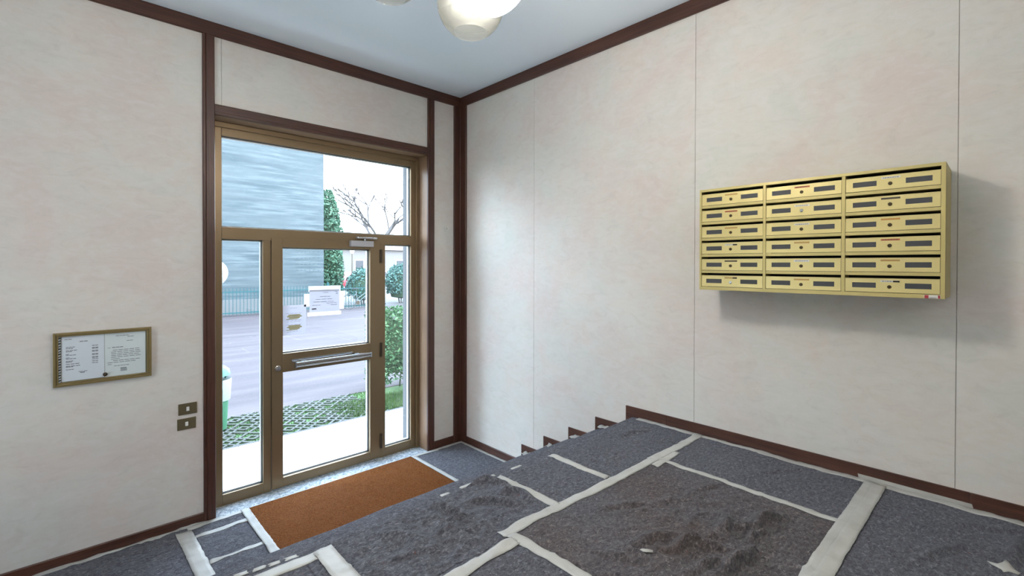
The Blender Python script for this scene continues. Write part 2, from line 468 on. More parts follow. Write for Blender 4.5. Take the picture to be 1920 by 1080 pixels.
# stepped cover strip on the right stile
member(fr, 'cover_strip', -0.470, -0.4345, 0.0, DZ - 0.01, 0.150, YF)
member(fr, 'cover_strip', -2.331, -0.470, 3.030, DZ - 0.005, 0.150, YF)
member(fr, 'top_rail', -2.247, -0.523, 2.968, DZ - 0.005)
member(fr, 'transom', -2.247, -0.523, 2.142, 2.240)
member(fr, 'mullion', -1.947, -1.886, 0.0, 2.142)
member(fr, 'mullion', -0.872, -0.818, 0.0, 2.142)
member(fr, 'bottom_rail', -2.247, -1.947, 0.0, 0.088)
member(fr, 'bottom_rail', -0.818, -0.523, 0.0, 0.092)
for nm, a in (('transom_light', (-2.247, -0.523, 2.240, 2.968)), ('side_light', (-2.247, -1.947, 0.088, 2.142)), ('side_light', (-0.818, -0.523, 0.092, 2.142))):
    e = empty(nm); e.parent = door; e.matrix_parent_inverse = Matrix.Translation(-door.location)
    glazing(e, *a, YF)
lf = empty('door_leaf'); lf.parent = door; lf.matrix_parent_inverse = Matrix.Translation(-door.location)
LY0, LY1 = 0.162, 0.240
member(lf, 'stile', -1.882, -1.792, 0.012, 2.168, LY0, LY1)
member(lf, 'stile', -0.985, -0.875, 0.012, 2.168, LY0, LY1)
member(lf, 'top_rail', -1.792, -0.985, 2.087, 2.168, LY0, LY1)
member(lf, 'lock_rail', -1.792, -0.985, 1.005, 1.165, LY0, LY1)
member(lf, 'bottom_rail', -1.792, -0.985, 0.012, 0.090, LY0, LY1)
glazing(lf, -1.792, -0.985, 1.165, 2.087, LY0)
glazing(lf, -1.792, -0.985, 0.090, 1.005, LY0)
b = MB()
b.box(-1.725, -1.175, 0.140, 0.156, 1.092, 1.112)
b.build('bar_rail', STEEL, lf, bevel=0.002)
b = MB()
b.tube([(-1.712, 0.098, 1.079), (-1.005, 0.098, 1.079)], 0.012, 12).tube([(-1.712, 0.100, 1.055), (-1.005, 0.100, 1.055)], 0.009, 12)
b.box(-1.714, -1.704, 0.086, 0.112, 1.044, 1.093).box(-1.013, -1.003, 0.086, 0.112, 1.044, 1.093)
b.build('push_bar', STEEL, lf, smooth=True)
for x in (-1.64, -1.15):
    MB().box(x - 0.02, x + 0.02, 0.100, 0.163, 1.072, 1.098).build('bar_bracket', STEEL, lf, bevel=0.003)
MB().lathe([(0.0, 0.125), (0.016, 0.126), (0.019, 0.132), (0.019, 0.150), (0.023, 0.152), (0.023, 0.163)], (-1.836, 0, 1.048), 20, 'y').build('lock_knob', STEEL, lf, smooth=True)
MB().box(-1.198, -0.968, 0.118, 0.163, 2.112, 2.168).build('closer_body', PALEGREY, lf, bevel=0.004)
MB().lathe([(0.0, 2.170), (0.012, 2.171), (0.012, 2.19), (0.0, 2.19)], (-1.05, 0.140, 0), 14).build('closer_spindle', STEEL, lf, smooth=True)
MB().prism([(-1.135, 0.165), (-1.12, 0.130), (-0.98, 0.108), (-0.935, 0.112), (-0.935, 0.130), (-1.02, 0.150), (-1.10, 0.171)], 2.188, 2.204, 'z').build('closer_arm', STEEL, lf, bevel=0.003)
for z0, z1 in ((1.958, 2.090), (1.022, 1.160), (0.105, 0.245)):
    MB().tube([(-0.872, 0.155, z0), (-0.872, 0.155, z1)], 0.011, 12).build('hinge', DARKMETAL, lf, smooth=True)

# unseen side window, added in the left wall to let in fill daylight
win = S(empty('fill_window', (XL - 0.1, (WY0 + WY1) / 2, WZ0)))
wfm = MB()
for (a, b2, c2, d2) in ((WY0, WY0 + 0.05, WZ0, WZ1), (WY1 - 0.05, WY1, WZ0, WZ1), (WY0 + 0.05, WY1 - 0.05, WZ0, WZ0 + 0.05), (WY0 + 0.05, WY1 - 0.05, WZ1 - 0.05, WZ1)):
    wfm.box(XL - 0.16, XL - 0.10, a, b2, c2, d2)
child(wfm.build('fill_window_frame', BRONZE, bevel=0.003), win)
child(MB().box(XL - 0.131, XL - 0.130, WY0 + 0.048, WY1 - 0.048, WZ0 + 0.048, WZ1 - 0.048).build('pane', GLASS), win)

# ------------------------------------------------------------------ notices taped to the door glass
def plate(x0, x1, z0, z1, y): return MB().add([(x0, y, z0), (x1, y, z0), (x1, y, z1), (x0, y, z1)], [(0, 1, 2, 3)])
n1 = empty('door_notice', (-1.417, 0.2, 1.5))
tag(n1, 'landscape white notice taped on all four sides to the upper door glass', 'notice')
def nchild(o, e): return child(o, e)
nchild(plate(-1.556, -1.277, 1.503, 1.708, 0.1975).build('sheet', BACKLIT), n1)
for (a, b2, c, d) in ((-1.562, -1.268, 1.692, 1.742), (-1.572, -1.262, 1.470, 1.503), (-1.602, -1.556, 1.560, 1.672), (-1.277, -1.236, 1.520, 1.690)):
    nchild(plate(a, b2, c, d, 0.1985).build('tape_strip', BACKLIT_W), n1)
p = MB()
for (x, z, w) in ((-1.43, 1.680, 0.05), (-1.46, 1.642, 0.10), (-1.50, 1.618, 0.16), (-1.52, 1.595, 0.20), (-1.40, 1.580, 0.10), (-1.53, 1.565, 0.08), (-1.36, 1.562, 0.06)):
    for q in range(3):
        p.box(x + w * q / 3, x + w * (q + 0.8) / 3, 0.1962, 0.1966, z, z + 0.004)
p.box(-1.322, -1.300, 0.1962, 0.1966, 1.684, 1.688).box(-1.303, -1.299, 0.1962, 0.1966, 1.664, 1.684).box(-1.318, -1.303, 0.1962, 0.1966, 1.664, 1.668).box(-1.535, -1.495, 0.1962, 0.1966, 1.528, 1.540)
tag(nchild(p.build('printed_lines', BACKLIT_I), n1), kind='stuff')
n2 = empty('door_notice', (-1.68, 0.2, 1.3))
tag(n2, 'portrait notice with two yellow bands at the left edge of the upper door glass', 'notice')
nchild(plate(-1.786, -1.583, 1.318, 1.580, 0.1985).build('sheet', BACKLIT), n2)
for z in (1.475, 1.380):
    p = MB()
    for (dx, w, dz, h) in ((-0.05, 0.10, 0.012, 0.010), (-0.062, 0.125, 0.0, 0.010), (-0.045, 0.09, -0.013, 0.011), (-0.07, 0.10, -0.022, 0.006)):
        p.box(-1.685 + dx, -1.685 + dx + w, 0.1972, 0.1976, z + dz, z + dz + h)
    nchild(p.build('yellow_band', BACKLIT_Y), n2)
p = MB()
for (x, z, w) in ((-1.72, 1.552, 0.06), (-1.755, 1.505, 0.14), (-1.75, 1.445, 0.13), (-1.75, 1.432, 0.12), (-1.755, 1.405, 0.14), (-1.75, 1.345, 0.10)):
    for q in range(4):
        p.box(x + w * q / 4, x + w * (q + 0.75) / 4, 0.1966, 0.1970, z, z + 0.003)
tag(nchild(p.build('printed_lines', BACKLIT_I), n2), kind='stuff')

# ------------------------------------------------------------------ bank of mailboxes
mb = empty('mailbox_bank', (0, -3.385, 1.79))
tag(mb, 'gold metal bank of eighteen mailboxes on the right wall', 'mailboxes')
MY0, MY1, MZ0, MZ1, MD = -2.824, -3.945, 1.790, 2.404, 0.285
COLS = [(-2.836, -3.188), (-3.203, -3.557), (-3.573, -3.929)]
PITCH, DH, DB = 0.0988, 0.0685, 2.3055
# shell
c = MB()
c.box(-MD, -0.0065, MY0, MY0 - 0.004, MZ0, MZ1).box(-MD, -0.0065, MY1, MY1 + 0.004, MZ0, MZ1)
c.box(-MD, -0.0065, MY0 - 0.004, MY1 + 0.004, MZ1 - 0.004, MZ1).box(-MD, -0.0065, MY0 - 0.004, MY1 + 0.004, MZ0, MZ0 + 0.004)
c.box(-0.012, -0.0065, MY0 - 0.004, MY1 + 0.004, MZ0 + 0.004, MZ1 - 0.004)
child(c.build('casing', GOLD, bevel=0.0012), mb)
f = MB()
f.box(-MD - 0.003, -MD + 0.02, MY0, COLS[0][0] , MZ0, MZ1).box(-MD - 0.003, -MD + 0.02, COLS[2][1], MY1, MZ0, MZ1)
f.box(-MD - 0.003, -MD + 0.02, COLS[0][0], COLS[2][1], MZ1 - 0.015, MZ1).box(-MD - 0.003, -MD + 0.02, COLS[0][0], COLS[2][1], MZ0, MZ0 + 0.019)
child(f.build('front_frame', GOLD, bevel=0.0008), mb)
for a, b2 in ((COLS[0][1], COLS[1][0]), (COLS[1][1], COLS[2][0])):
    child(MB().box(-MD - 0.0025, -0.02, a - 0.0002, b2 + 0.0002, MZ0 + 0.0192, MZ1 - 0.0152).build('divider', GOLD, bevel=0.001), mb)
child(MB().box(-MD + 0.09, -MD + 0.10, MY0 - 0.01, MY1 + 0.01, MZ0 + 0.01, MZ1 - 0.01).build('back_lining', BLACK), mb)
for ci, (a, b2) in enumerate(COLS):
    for k in range(1, 6):
        z = DB - PITCH * (k - 1)
        child(MB().box(-MD - 0.001, -MD + 0.085, a - 0.0004, b2 + 0.0004, z - 0.0178, z - 0.0022).build('shelf', GOLD, bevel=0.001), mb)
STRIP = [['tan', 'red', 'tan', 'white', 'dark', 'tan'], ['red', 'white', 'white', 'tan', 'white', 'tan'], ['white', 'dark', 'orange', 'red', 'tan', 'white']]
proto = None
for ci, (a, b2) in enumerate(COLS):
    w = a - b2
    for k in range(6):
        z = DB - PITCH * k
        d = MB()
        yA, yB = a - 0.0015, b2 + 0.0015
        # door plate with two window openings, built from strips, and a folded top lip
        X0, X1 = -MD + 0.002, -MD - 0.0005
        L0, L1, R0, R1 = a - w * 0.085, a - w * 0.350, a - w * 0.655, a - w * 0.918
        for (p0, p1, q0, q1) in ((yA, L0, z, z + DH), (L1, R0, z, z + DH), (R1, yB, z, z + DH), (L0, L1, z, z + 0.0205), (L0, L1, z + 0.0455, z + DH), (R0, R1, z, z + 0.0205), (R0, R1, z + 0.0455, z + DH)):
            d.box(X1, X0, p0, p1, q0, q1)
        d.box(X1, X0 + 0.02, yA, yB, z + DH - 0.0015, z + DH)
        dr = child(d.build('mailbox_door', GOLD_DOOR), mb)
        for p0, p1 in ((L0, L1), (R0, R1)):
            MB().box(X0 - 0.0005, X0 + 0.001, p0 + 0.001, p1 - 0.001, z + 0.0195, z + 0.0465).build('window', WINGREY, dr)
        silver = (ci, k) in ((1, 1), (0, 5))
        yc = a - w * 0.495
        lk = MB().lathe([(0.0, X1 - 0.0045), (0.0055, X1 - 0.0045), (0.0085, X1 - 0.002), (0.0085, X1 + 0.001)], (0, yc, z + 0.0265), 14, 'x')
        tag(lk.build('lock', STEEL if silver else LOCK, dr, smooth=True), 'silver lock' if silver else None)
        MB().box(X1 - 0.0052, X1 - 0.0044, yc - 0.0009, yc + 0.0009, z + 0.022, z + 0.031).build('keyhole', BLACK, dr)
        kind = STRIP[ci][k]
        s0, s1 = a - w * 0.400, a - w * 0.602
        zz = z + 0.0535 + random.uniform(-0.0012, 0.0012)
        h = 0.0042 if (ci, k) != (1, 4) else 0.0055
        tag(MB().box(X1 - 0.0012, X1 + 0.0002, s0, s1, zz - h, zz + h).build('name_strip', LBL[kind], dr), {'tan': 'tan name strip', 'red': 'red name strip', 'white': 'white name strip', 'dark': 'dark empty name strip', 'orange': 'orange name strip'}[kind])
        if kind in ('white', 'red'):
            pr = MB(); y = s0 - 0.006
            while y > s1 + 0.012:
                q = random.uniform(0.004, 0.011)
                pr.box(X1 - 0.0016, X1 - 0.0011, y, y - q, zz - 0.0016, zz + 0.0014); y -= q + 0.0022
            tag(pr.build('name_print', INK if kind == 'white' else LBL['dark'], dr), kind='stuff')
        if (ci, k) in ((0, 5), (2, 5), (0, 3)):
            MB().box(X1 - 0.0018, X1 - 0.0011, s1 + 0.024, s1, zz - 0.0042, zz + 0.0035).build('torn_patch', BLACK, dr)
stk = child(MB().box(-MD - 0.0042, -MD - 0.0028, -3.874, -3.930, 1.7915, 1.8065).build('maker_sticker', LBL['white']), mb)
RED = mat('sticker_red', (0.35, 0.02, 0.03), 0.5)
for a, b2 in ((-3.876, -3.890), (-3.922, -3.929)):
    MB().box(-MD - 0.0048, -MD - 0.0041, a, b2, 1.792, 1.806).build('red_print', RED, stk)
MB().box(-MD - 0.0048, -MD - 0.0041, -3.894, -3.918, 1.7935, 1.7955).build('dark_print', INK, stk)

# ------------------------------------------------------------------ notice board
nb = empty('notice_case', (-2.963, 0, 1.16))
tag(nb, 'shallow gold framed glass notice case with two typed sheets on the front wall', 'notice case')
NX0, NX1, NZ0, NZ1 = -3.209, -2.716, 1.160, 1.501
fz = MB()
def ring(m, x0, x1, z0, z1, w, y0, y1):
    m.box(x0, x0 + w, y0, y1, z0, z1).box(x1 - w, x1, y0, y1, z0, z1).box(x0 + w, x1 - w, y0, y1, z0, z0 + w).box(x0 + w, x1 - w, y0, y1, z1 - w, z1)
    return m
child(ring(MB(), NX0, NX1, NZ0, NZ1, 0.014, -0.034, -0.006).build('frame', NOTICE_GOLD, bevel=0.002), nb)
child(ring(MB(), NX0 + 0.015, NX1 - 0.015, NZ0 + 0.015, NZ1 - 0.0145, 0.010, -0.028, -0.0065).build('inner_frame', NOTICE_GOLD, bevel=0.0015), nb)
child(MB().box(NX0 + 0.006, NX1 - 0.006, -0.009, -0.006, NZ0 + 0.006, NZ1 - 0.006).build('back_panel', mat('notice_back', (0.23, 0.20, 0.13), 0.8)), nb)
sh1 = child(MB().box(-3.170, -2.964, -0.0105, -0.0095, 1.188, 1.476).build('typed_sheet', PAPER), nb)
sh2 = child(MB().box(-2.962, -2.748, -0.0105, -0.0095, 1.186, 1.476).build('typed_sheet', mat('white_paper_warm', (0.85, 0.86, 0.87), 0.7)), nb)
p = MB()
def line(m, x, z, w, h=0.0028, n=3):
    for q in range(n):
        m.box(x + w * q / n, x + w * (q + 0.86) / n, -0.0112, -0.0106, z - h / 2, z + h / 2)
line(p, -3.155, 1.456, 0.035, 0.003, 2); line(p, -3.085, 1.438, 0.042, 0.004, 2)
for (z, w) in ((1.405, 0.045), (1.397, 0.035), (1.384, 0.055), (1.377, 0.030), (1.361, 0.016), (1.354, 0.050), (1.338, 0.018), (1.331, 0.050), (1.316, 0.036), (1.310, 0.030), (1.297, 0.066), (1.284, 0.070), (1.279, 0.036), (1.262, 0.038)):
    line(p, -3.150, z, w, 0.0035, 3)
for z in (1.405, 1.391, 1.386, 1.372, 1.366, 1.350, 1.345, 1.331, 1.325, 1.316, 1.303, 1.291):
    line(p, -3.025, z, 0.032, 0.0035, 2)
line(p, -3.090, 1.243, 0.045, 0.003, 2); line(p, -3.083, 1.236, 0.026, 0.005, 1)
tag(p.build('typed_lines', INK, sh1), kind='stuff')
p = MB()
line(p, -2.905, 1.456, 0.070, 0.003, 4); line(p, -2.845, 1.446, 0.036, 0.003, 2); line(p, -2.848, 1.418, 0.034, 0.003, 2)
line(p, -2.948, 1.377, 0.018, 0.002, 1); line(p, -2.925, 1.379, 0.060, 0.004, 3)
for i, (x, w) in enumerate(((-2.922, 0.145), (-2.930, 0.155), (-2.930, 0.160), (-2.930, 0.150), (-2.930, 0.160), (-2.930, 0.045), (-2.920, 0.145), (-2.948, 0.150), (-2.948, 0.020), (-2.915, 0.080))):
    line(p, x, 1.360 - i * 0.0118, w, 0.0030, 5)
line(p, -2.882, 1.236, 0.036, 0.004, 1)
tag(p.build('typed_lines', INK, sh2), kind='stuff')
MB().box(-2.882, -2.848, -0.0112, -0.0106, 1.214, 1.233).build('stamp', mat('stamp_grey', (0.42, 0.43, 0.46), 0.8), sh2)
rb = child(MB().box(-3.184, -3.173, -0.0108, -0.0095, 1.186, 1.474).build('patterned_ribbon', PAPER), nb)
p = MB()
for i in range(17):
    z = 1.192 + i * 0.0168
    p.prism([(-3.184, z), (-3.173, z + 0.004), (-3.173, z + 0.010), (-3.184, z + 0.0095 - 0.004 * (i % 2))], -0.0114, -0.0107, 'y')
tag(p.build('ribbon_marks', BLACK, rb), kind='stuff')
child(MB().box(NX0 + 0.016, NX1 - 0.016, -0.0215, -0.0205, NZ0 + 0.016, NZ1 - 0.016).build('cover_glass', GLASS), nb)
lk = child(MB().lathe([(0.0, -0.034), (0.006, -0.034), (0.010, -0.031), (0.0125, -0.028), (0.0125, -0.020)], (-2.961, 0, 1.207), 20, 'y').build('cam_lock', DARKMETAL, smooth=True), nb)
MB().lathe([(0.0, -0.0352), (0.0042, -0.0352), (0.0042, -0.0335)], (-2.961, 0, 1.207), 14, 'y').build('lock_core', LOCK, lk)

# ------------------------------------------------------------------ light switches and wall button
def switch(x0, z0, label):
    e = empty('light_switch', (x0 + 0.057, 0, z0))
    tag(e, label, 'switch', 'bronze light switches beside the door')
    child(MB().box(x0, x0 + 0.114, -0.014, -0.006, z0, z0 + 0.082).build('cover_plate', SWITCH, bevel=0.002), e)
    child(MB().box(x0 + 0.048, x0 + 0.066, -0.0175, -0.013, z0 + 0.026, z0 + 0.056).build('rocker', WHITE_PLASTIC, bevel=0.0015), e)
switch(-2.561, 0.838, 'upper of two bronze light switches with white rocker, left of the door')
switch(-2.568, 0.729, 'lower of two bronze light switches with white rocker, left of the door')
wb = empty('bell_push', (-0.198, 0, 2.325)); tag(wb, 'small round cream bell push on the narrow wall strip beside the door', 'bell push')
child(MB().lathe([(0.021, -0.006), (0.0265, -0.007), (0.0265, -0.013), (0.023, -0.017), (0.014, -0.0175), (0.0125, -0.015)], (-0.198, 0, 2.325), 24, 'y').build('ring', WHITE_PLASTIC, smooth=True), wb)
child(MB().lathe([(0.0, -0.020), (0.010, -0.019), (0.012, -0.014)], (-0.198, 0, 2.325), 20, 'y').build('button', mat('cream_button', (0.55, 0.53, 0.45), 0.4), smooth=True), wb)

# ------------------------------------------------------------------ globe chandelier
R = 0.160
def globe_prof(r, hole):
    pr = []; t0 = math.asin(hole / r); n = 22
    for i in range(n + 1):
        t = t0 + (math.pi - 0.28 - t0) * i / n
        pr.append((r * math.sin(t), -r * math.cos(t)))
    inner = [(q[0] * 0.975, q[1] * 0.975) for q in reversed(pr)]
    return pr + inner + [pr[0]]
def chandelier(cx0, cy0, globes, label, LIT=LIT):
    ch = empty('globe_chandelier', (cx0, cy0, H))
    tag(ch, label, 'ceiling lamp')
    child(MB().lathe([(0.0, H - 0.045), (0.07, H - 0.045), (0.09, H - 0.03), (0.095, H)], (cx0, cy0, 0), 28).build('canopy', STEEL, smooth=True), ch)
    child(MB().tube([(cx0, cy0, H - 0.04), (cx0, cy0, 3.56)], 0.012).build('stem', STEEL, smooth=True), ch)
    for (g, lit) in globes:
        top = g[2] + R * math.cos(0.28)
        arm = [(cx0, cy0, 3.57), (cx0 + (g[0] - cx0) * 0.5, cy0 + (g[1] - cy0) * 0.5, 3.62), (g[0], g[1], 3.58), (g[0], g[1], top + 0.02)]
        child(MB().tube(arm, 0.008).build('arm', STEEL, smooth=True), ch)
        child(MB().lathe([(0.0, top + 0.035), (0.030, top + 0.03), (0.048, top - 0.006), (0.0, top - 0.006)], (g[0], g[1], 0), 20).build('cap', STEEL, smooth=True), ch)
        o = child(MB().lathe(globe_prof(R, 0.083), g, 40).build('globe', LIT if lit else GLOBE, smooth='all'), ch)
        tag(o, 'lit white globe' if lit else None)
        if not lit:
            child(MB().lathe([(0.0, g[2] - 0.02), (0.018, g[2] - 0.012), (0.028, g[2] + 0.015), (0.026, g[2] + 0.05), (0.014, g[2] + 0.085), (0.014, top)], (g[0], g[1], 0), 18).build('bulb', WHITE_PLASTIC, smooth=True), ch)
chandelier(-1.90, -2.40, [((-1.936, -2.735, 3.085), True), ((-1.719, -2.352, 3.192), False), ((-2.005, -2.090, 3.365), False)],
           'glass globe ceiling lamp with one lit white globe and two smoky open-footed globes')
chandelier(-3.55, -6.20, [((-3.586, -6.535, 3.085), True), ((-3.369, -6.152, 3.192), True), ((-3.655, -5.890, 3.365), True)],  # added fill lamp behind the camera, brightens the room
           'added unseen fill lamp with three lit globes over the landing behind the viewpoint', LIT_REAR_FILL)

# added fill: opaque bowl uplight, unseen beyond the left edge of the view
ul = empty('fill_uplight', (XL + 0.16, -3.0, 2.5)); tag(ul, 'added white bowl fill uplight on the left wall, out of view', 'fill lamp')
child(MB().lathe([(0.0, 2.43), (0.06, 2.44), (0.115, 2.48), (0.145, 2.60), (0.139, 2.60), (0.11, 2.49), (0.058, 2.452), (0.0, 2.445)], (XL + 0.16, -3.0, 0), 28).build('bowl', WHITE_PLASTIC, smooth=True), ul)
child(MB().lathe([(0.07 * math.sin(math.pi * i / 12), 2.545 - 0.07 * math.cos(math.pi * i / 12)) for i in range(13)], (XL + 0.16, -3.0, 0), 20).build('bulb', emis('fill_bulb', (0.92, 0.97, 1.0), FILL_UPLIGHT_STRENGTH), smooth='all'), ul)
# ------------------------------------------------------------------ felt drop cloths, stair cover, mat, tape
def seg_dist(px, py, pts):
    """distance of points to a polyline and the signed side"""
    best = np.full(px.shape, 9.0); side = np.zeros(px.shape); tt = np.zeros(px.shape)
    L = 0; tot = sum(math.dist(a, b) for a, b in zip(pts[:-1], pts[1:]))
    for a, b in zip(pts[:-1], pts[1:]):
        dx, dy = b[0] - a[0], b[1] - a[1]; l2 = dx * dx + dy * dy
        t = np.clip(((px - a[0]) * dx + (py - a[1]) * dy) / l2, 0, 1)
        d = np.hypot(px - a[0] - t * dx, py - a[1] - t * dy)
        s = dx * (py - a[1]) - dy * (px - a[0])
        m = d < best
        best[m] = d[m]; side[m] = np.sign(s[m]); tt[m] = (L + t[m] * math.sqrt(l2)) / tot
        L += math.sqrt(l2)
    return best, side, tt
FOLDS = [  # polyline on the landing, height, width on the left side, width on the right side
    ([(-1.63, -2.215), (-1.525, -2.241), (-1.487, -2.334)], 0.026, 0.030, 0.016),
    ([(-1.59, -2.413), (-1.513, -2.404), (-1.487, -2.473), (-1.506, -2.556)], 0.020, 0.034, 0.014),
    ([(-1.727, -2.37), (-1.652, -2.392), (-1.608, -2.468), (-1.577, -2.524)], 0.018, 0.034, 0.014),
    ([(-1.884, -2.25), (-1.863, -2.316), (-1.832, -2.391)], 0.020, 0.030, 0.016),
    ([(-1.915, -2.344), (-1.947, -2.45), (-1.933, -2.513), (-1.916, -2.583), (-1.909, -2.625)], 0.018, 0.014, 0.030),
    ([(-1.914, -2.418), (-1.869, -2.442), (-1.807, -2.47)], 0.016, 0.026, 0.014),
    ([(-1.392, -3.208), (-1.358, -3.236), (-1.305, -3.241), (-1.276, -3.259), (-1.236, -3.35), (-1.214, -3.39)], 0.028, 0.040, 0.012),
    ([(-1.108, -3.324), (-1.028, -3.30), (-0.99, -3.301), (-1.004, -3.323)], 0.024, 0.030, 0.012),
    ([(-1.005, -3.344), (-0.976, -3.399), (-0.899, -3.392), (-0.844, -3.421), (-0.78, -3.445)], 0.030, 0.040, 0.012),
    ([(-1.114, -3.426), (-1.058, -3.423), (-1.028, -3.436)], 0.024, 0.030, 0.011),
    ([(-1.011, -3.415), (-0.96, -3.445)], 0.018, 0.024, 0.011),
    ([(-1.44, -3.35), (-1.352, -3.381), (-1.318, -3.413)], 0.026, 0.034, 0.012),
    ([(-1.40, -3.42), (-1.284, -3.445), (-1.22, -3.452), (-1.142, -3.452)], 0.032, 0.040, 0.011),
    ([(-1.489, -3.084), (-1.503, -3.109), (-1.499, -3.141), (-1.505, -3.207)], 0.018, 0.014, 0.026),
    ([(-1.431, -3.109), (-1.331, -3.137), (-1.272, -3.171)], 0.020, 0.034, 0.014),
    ([(-0.493, -4.152), (-0.354, -4.168), (-0.258, -4.183)], 0.018, 0.03, 0.014),
    ([(-0.36, -3.80), (-0.45, -3.95), (-0.50, -4.10)], 0.010, 0.03, 0.02),
    ([(-2.20, -2.30), (-2.10, -2.42), (-2.12, -2.56)], 0.014, 0.03, 0.02),
    ([(-2.02, -2.90), (-1.93, -2.98), (-1.90, -3.1)], 0.014, 0.025, 0.014),
]
for p0, ang, ln in (((-0.45, -2.35), 0.3, 0.25), ((-0.75, -2.45), 2.5, 0.2), ((-1.2, -2.95), 0.4, 0.35), ((-1.35, -2.82), 0.5, 0.3), ((-0.95, -3.05), 0.2, 0.3), ((-0.4, -3.2), 0.5, 0.3), ((-1.6, -3.0), 1.2, 0.25), ((-2.0, -2.33), 0.8, 0.2), ((-2.25, -2.5), 0.4, 0.25), ((-0.3, -3.95), 1.0, 0.3), ((-0.75, -3.9), 0.4, 0.35)):
    FOLDS.append(([p0, (p0[0] + ln * 0.5 * math.cos(ang), p0[1] - ln * 0.5 * math.sin(ang) + 0.02), (p0[0] + ln * math.cos(ang), p0[1] - ln * math.sin(ang))], 0.008, 0.03, 0.015))
def rough_amount(x, y):
    """how crumpled the felt lies: flat near the wall, rumpled in the middle and at the left"""
    a = math.exp(-(((x + 1.2) / 0.45) ** 2 + ((y + 3.35) / 0.35) ** 2)) + math.exp(-(((x + 1.95) / 0.4) ** 2 + ((y + 2.45) / 0.35) ** 2))
    return 0.35 + 1.0 * min(a, 1.0)
def land_h(xs, ys):
    xs = np.asarray(xs, float); ys = np.asarray(ys, float)
    h = np.zeros(xs.shape)
    for pts, a, wl, wr_ in FOLDS:
        bx0 = min(p[0] for p in pts) - 0.15; bx1 = max(p[0] for p in pts) + 0.15
        by0 = min(p[1] for p in pts) - 0.15; by1 = max(p[1] for p in pts) + 0.15
        m = (xs > bx0) & (xs < bx1) & (ys > by0) & (ys < by1)
        if not m.any(): continue
        d, s, t = seg_dist(xs[m], ys[m], pts)
        w = np.where(s > 0, wl, wr_)
        fade = np.sin(np.clip(t, 0.06, 0.94) * math.pi) ** 0.5
        g_ = a * 1.55 * fade * np.exp(-(d / w) ** 2)
        groove = 0.006 * fade * np.exp(-((d - w * 1.5) / (w * 0.8)) ** 2) * (w < 0.02)
        h[m] = np.maximum(h[m], g_) - groove
    for i in np.ndindex(xs.shape):
        x, y = xs[i], ys[i]
        k = rough_amount(x, y)
        v = noise.noise((x * 5.0, y * 5.0, 1.3)) * 0.006 + (1 - abs(noise.noise((x * 7 + 3, y * 11, 4.1)))) ** 4 * 0.013 * k + (1 - abs(noise.noise((x * 15, y * 12, 6.1)))) ** 4 * 0.006 * (k - 0.2) + noise.noise((x * 34, y * 34, 2.2)) * 0.0026 * k
        h[i] += max(v, -0.004) + 0.004
    return h
def floor_h(xs, ys):
    xs = np.asarray(xs, float); ys = np.asarray(ys, float); h = np.zeros(xs.shape)
    for i in np.ndindex(xs.shape):
        x, y = xs[i], ys[i]
        k = 1.0 if x < -1.5 else 0.25
        v = (1 - abs(noise.noise((x * 5 + y * 6, x * 3 - y * 11, 7.7)))) ** 3 * 0.012 * k + noise.noise((x * 18, y * 18, 2.0)) * 0.002 * k
        h[i] = max(v, 0) + 0.003
    return h
def sheet(name, x0, x1, y0, y1, base, hf, m, step=0.014, edge=0.004, seed=0):
    nx = max(2, int((x1 - x0) / step) + 1); ny = max(2, int(abs(y1 - y0) / step) + 1)
    X, Y = np.meshgrid(np.linspace(x0, x1, nx), np.linspace(y0, y1, ny))
    rs = np.random.RandomState(seed)
    X2, Y2 = X.copy(), Y.copy()
    Y2[0] += edge * np.convolve(rs.randn(nx), np.ones(5) / 5, 'same'); Y2[-1] += edge * np.convolve(rs.randn(nx), np.ones(5) / 5, 'same')
    Z = hf(X, Y) + base + 0.004
    ring_ = [(0, i) for i in range(nx)] + [(j, nx - 1) for j in range(1, ny)] + [(ny - 1, i) for i in range(nx - 2, -1, -1)] + [(j, 0) for j in range(ny - 2, 0, -1)]
    vs = [(X2[j, i], Y2[j, i], Z[j, i]) for j in range(ny) for i in range(nx)]
    fs = [(j * nx + i, j * nx + i + 1, (j + 1) * nx + i + 1, (j + 1) * nx + i) for j in range(ny - 1) for i in range(nx - 1)]
    n0 = len(vs)
    for (j, i) in ring_: vs.append((X2[j, i], Y2[j, i], base + 0.0004))
    L = len(ring_)
    for k in range(L):
        a = ring_[k]; b = ring_[(k + 1) % L]
        fs.append((a[0] * nx + a[1], n0 + k, n0 + (k + 1) % L, b[0] * nx + b[1]))
    return MB().add(vs, fs).build(name, m, smooth='all')
LAND = [
    ((-1.015, -0.022, -2.700, -2.235), FELT, 'grey felt drop cloth along the right wall at the top of the steps'),
    ((-1.445, -1.0165, -2.700, -2.235), FELT, 'narrow grey felt drop cloth between two short tape strips at the landing edge'),
    ((-2.470, -1.4465, -2.700, -2.225), FELT, 'rumpled grey felt drop cloth at the landing edge above the doormat'),
    ((-1.755, -0.6015, -3.655, -2.7015), FELT_BROWN, 'large crumpled brownish felt drop cloth in the middle of the landing'),
    ((-0.600, -0.022, -3.655, -2.7015), FELT, 'grey felt drop cloth between the right baseboard and the crumpled brownish cloth'),
    ((-2.470, -1.7565, -3.80, -2.7015), FELT, 'grey felt drop cloth left of the crumpled brownish cloth, cut by the frame bottom'),
    ((-1.755, -0.022, -4.75, -3.6565), FELT, 'grey felt drop cloth below the mailboxes beyond the double tape strip'),
    ((-4.80, -2.4715, -3.80, -2.225), FELT, 'grey felt drop cloth at the landing edge below the notice case'),
]
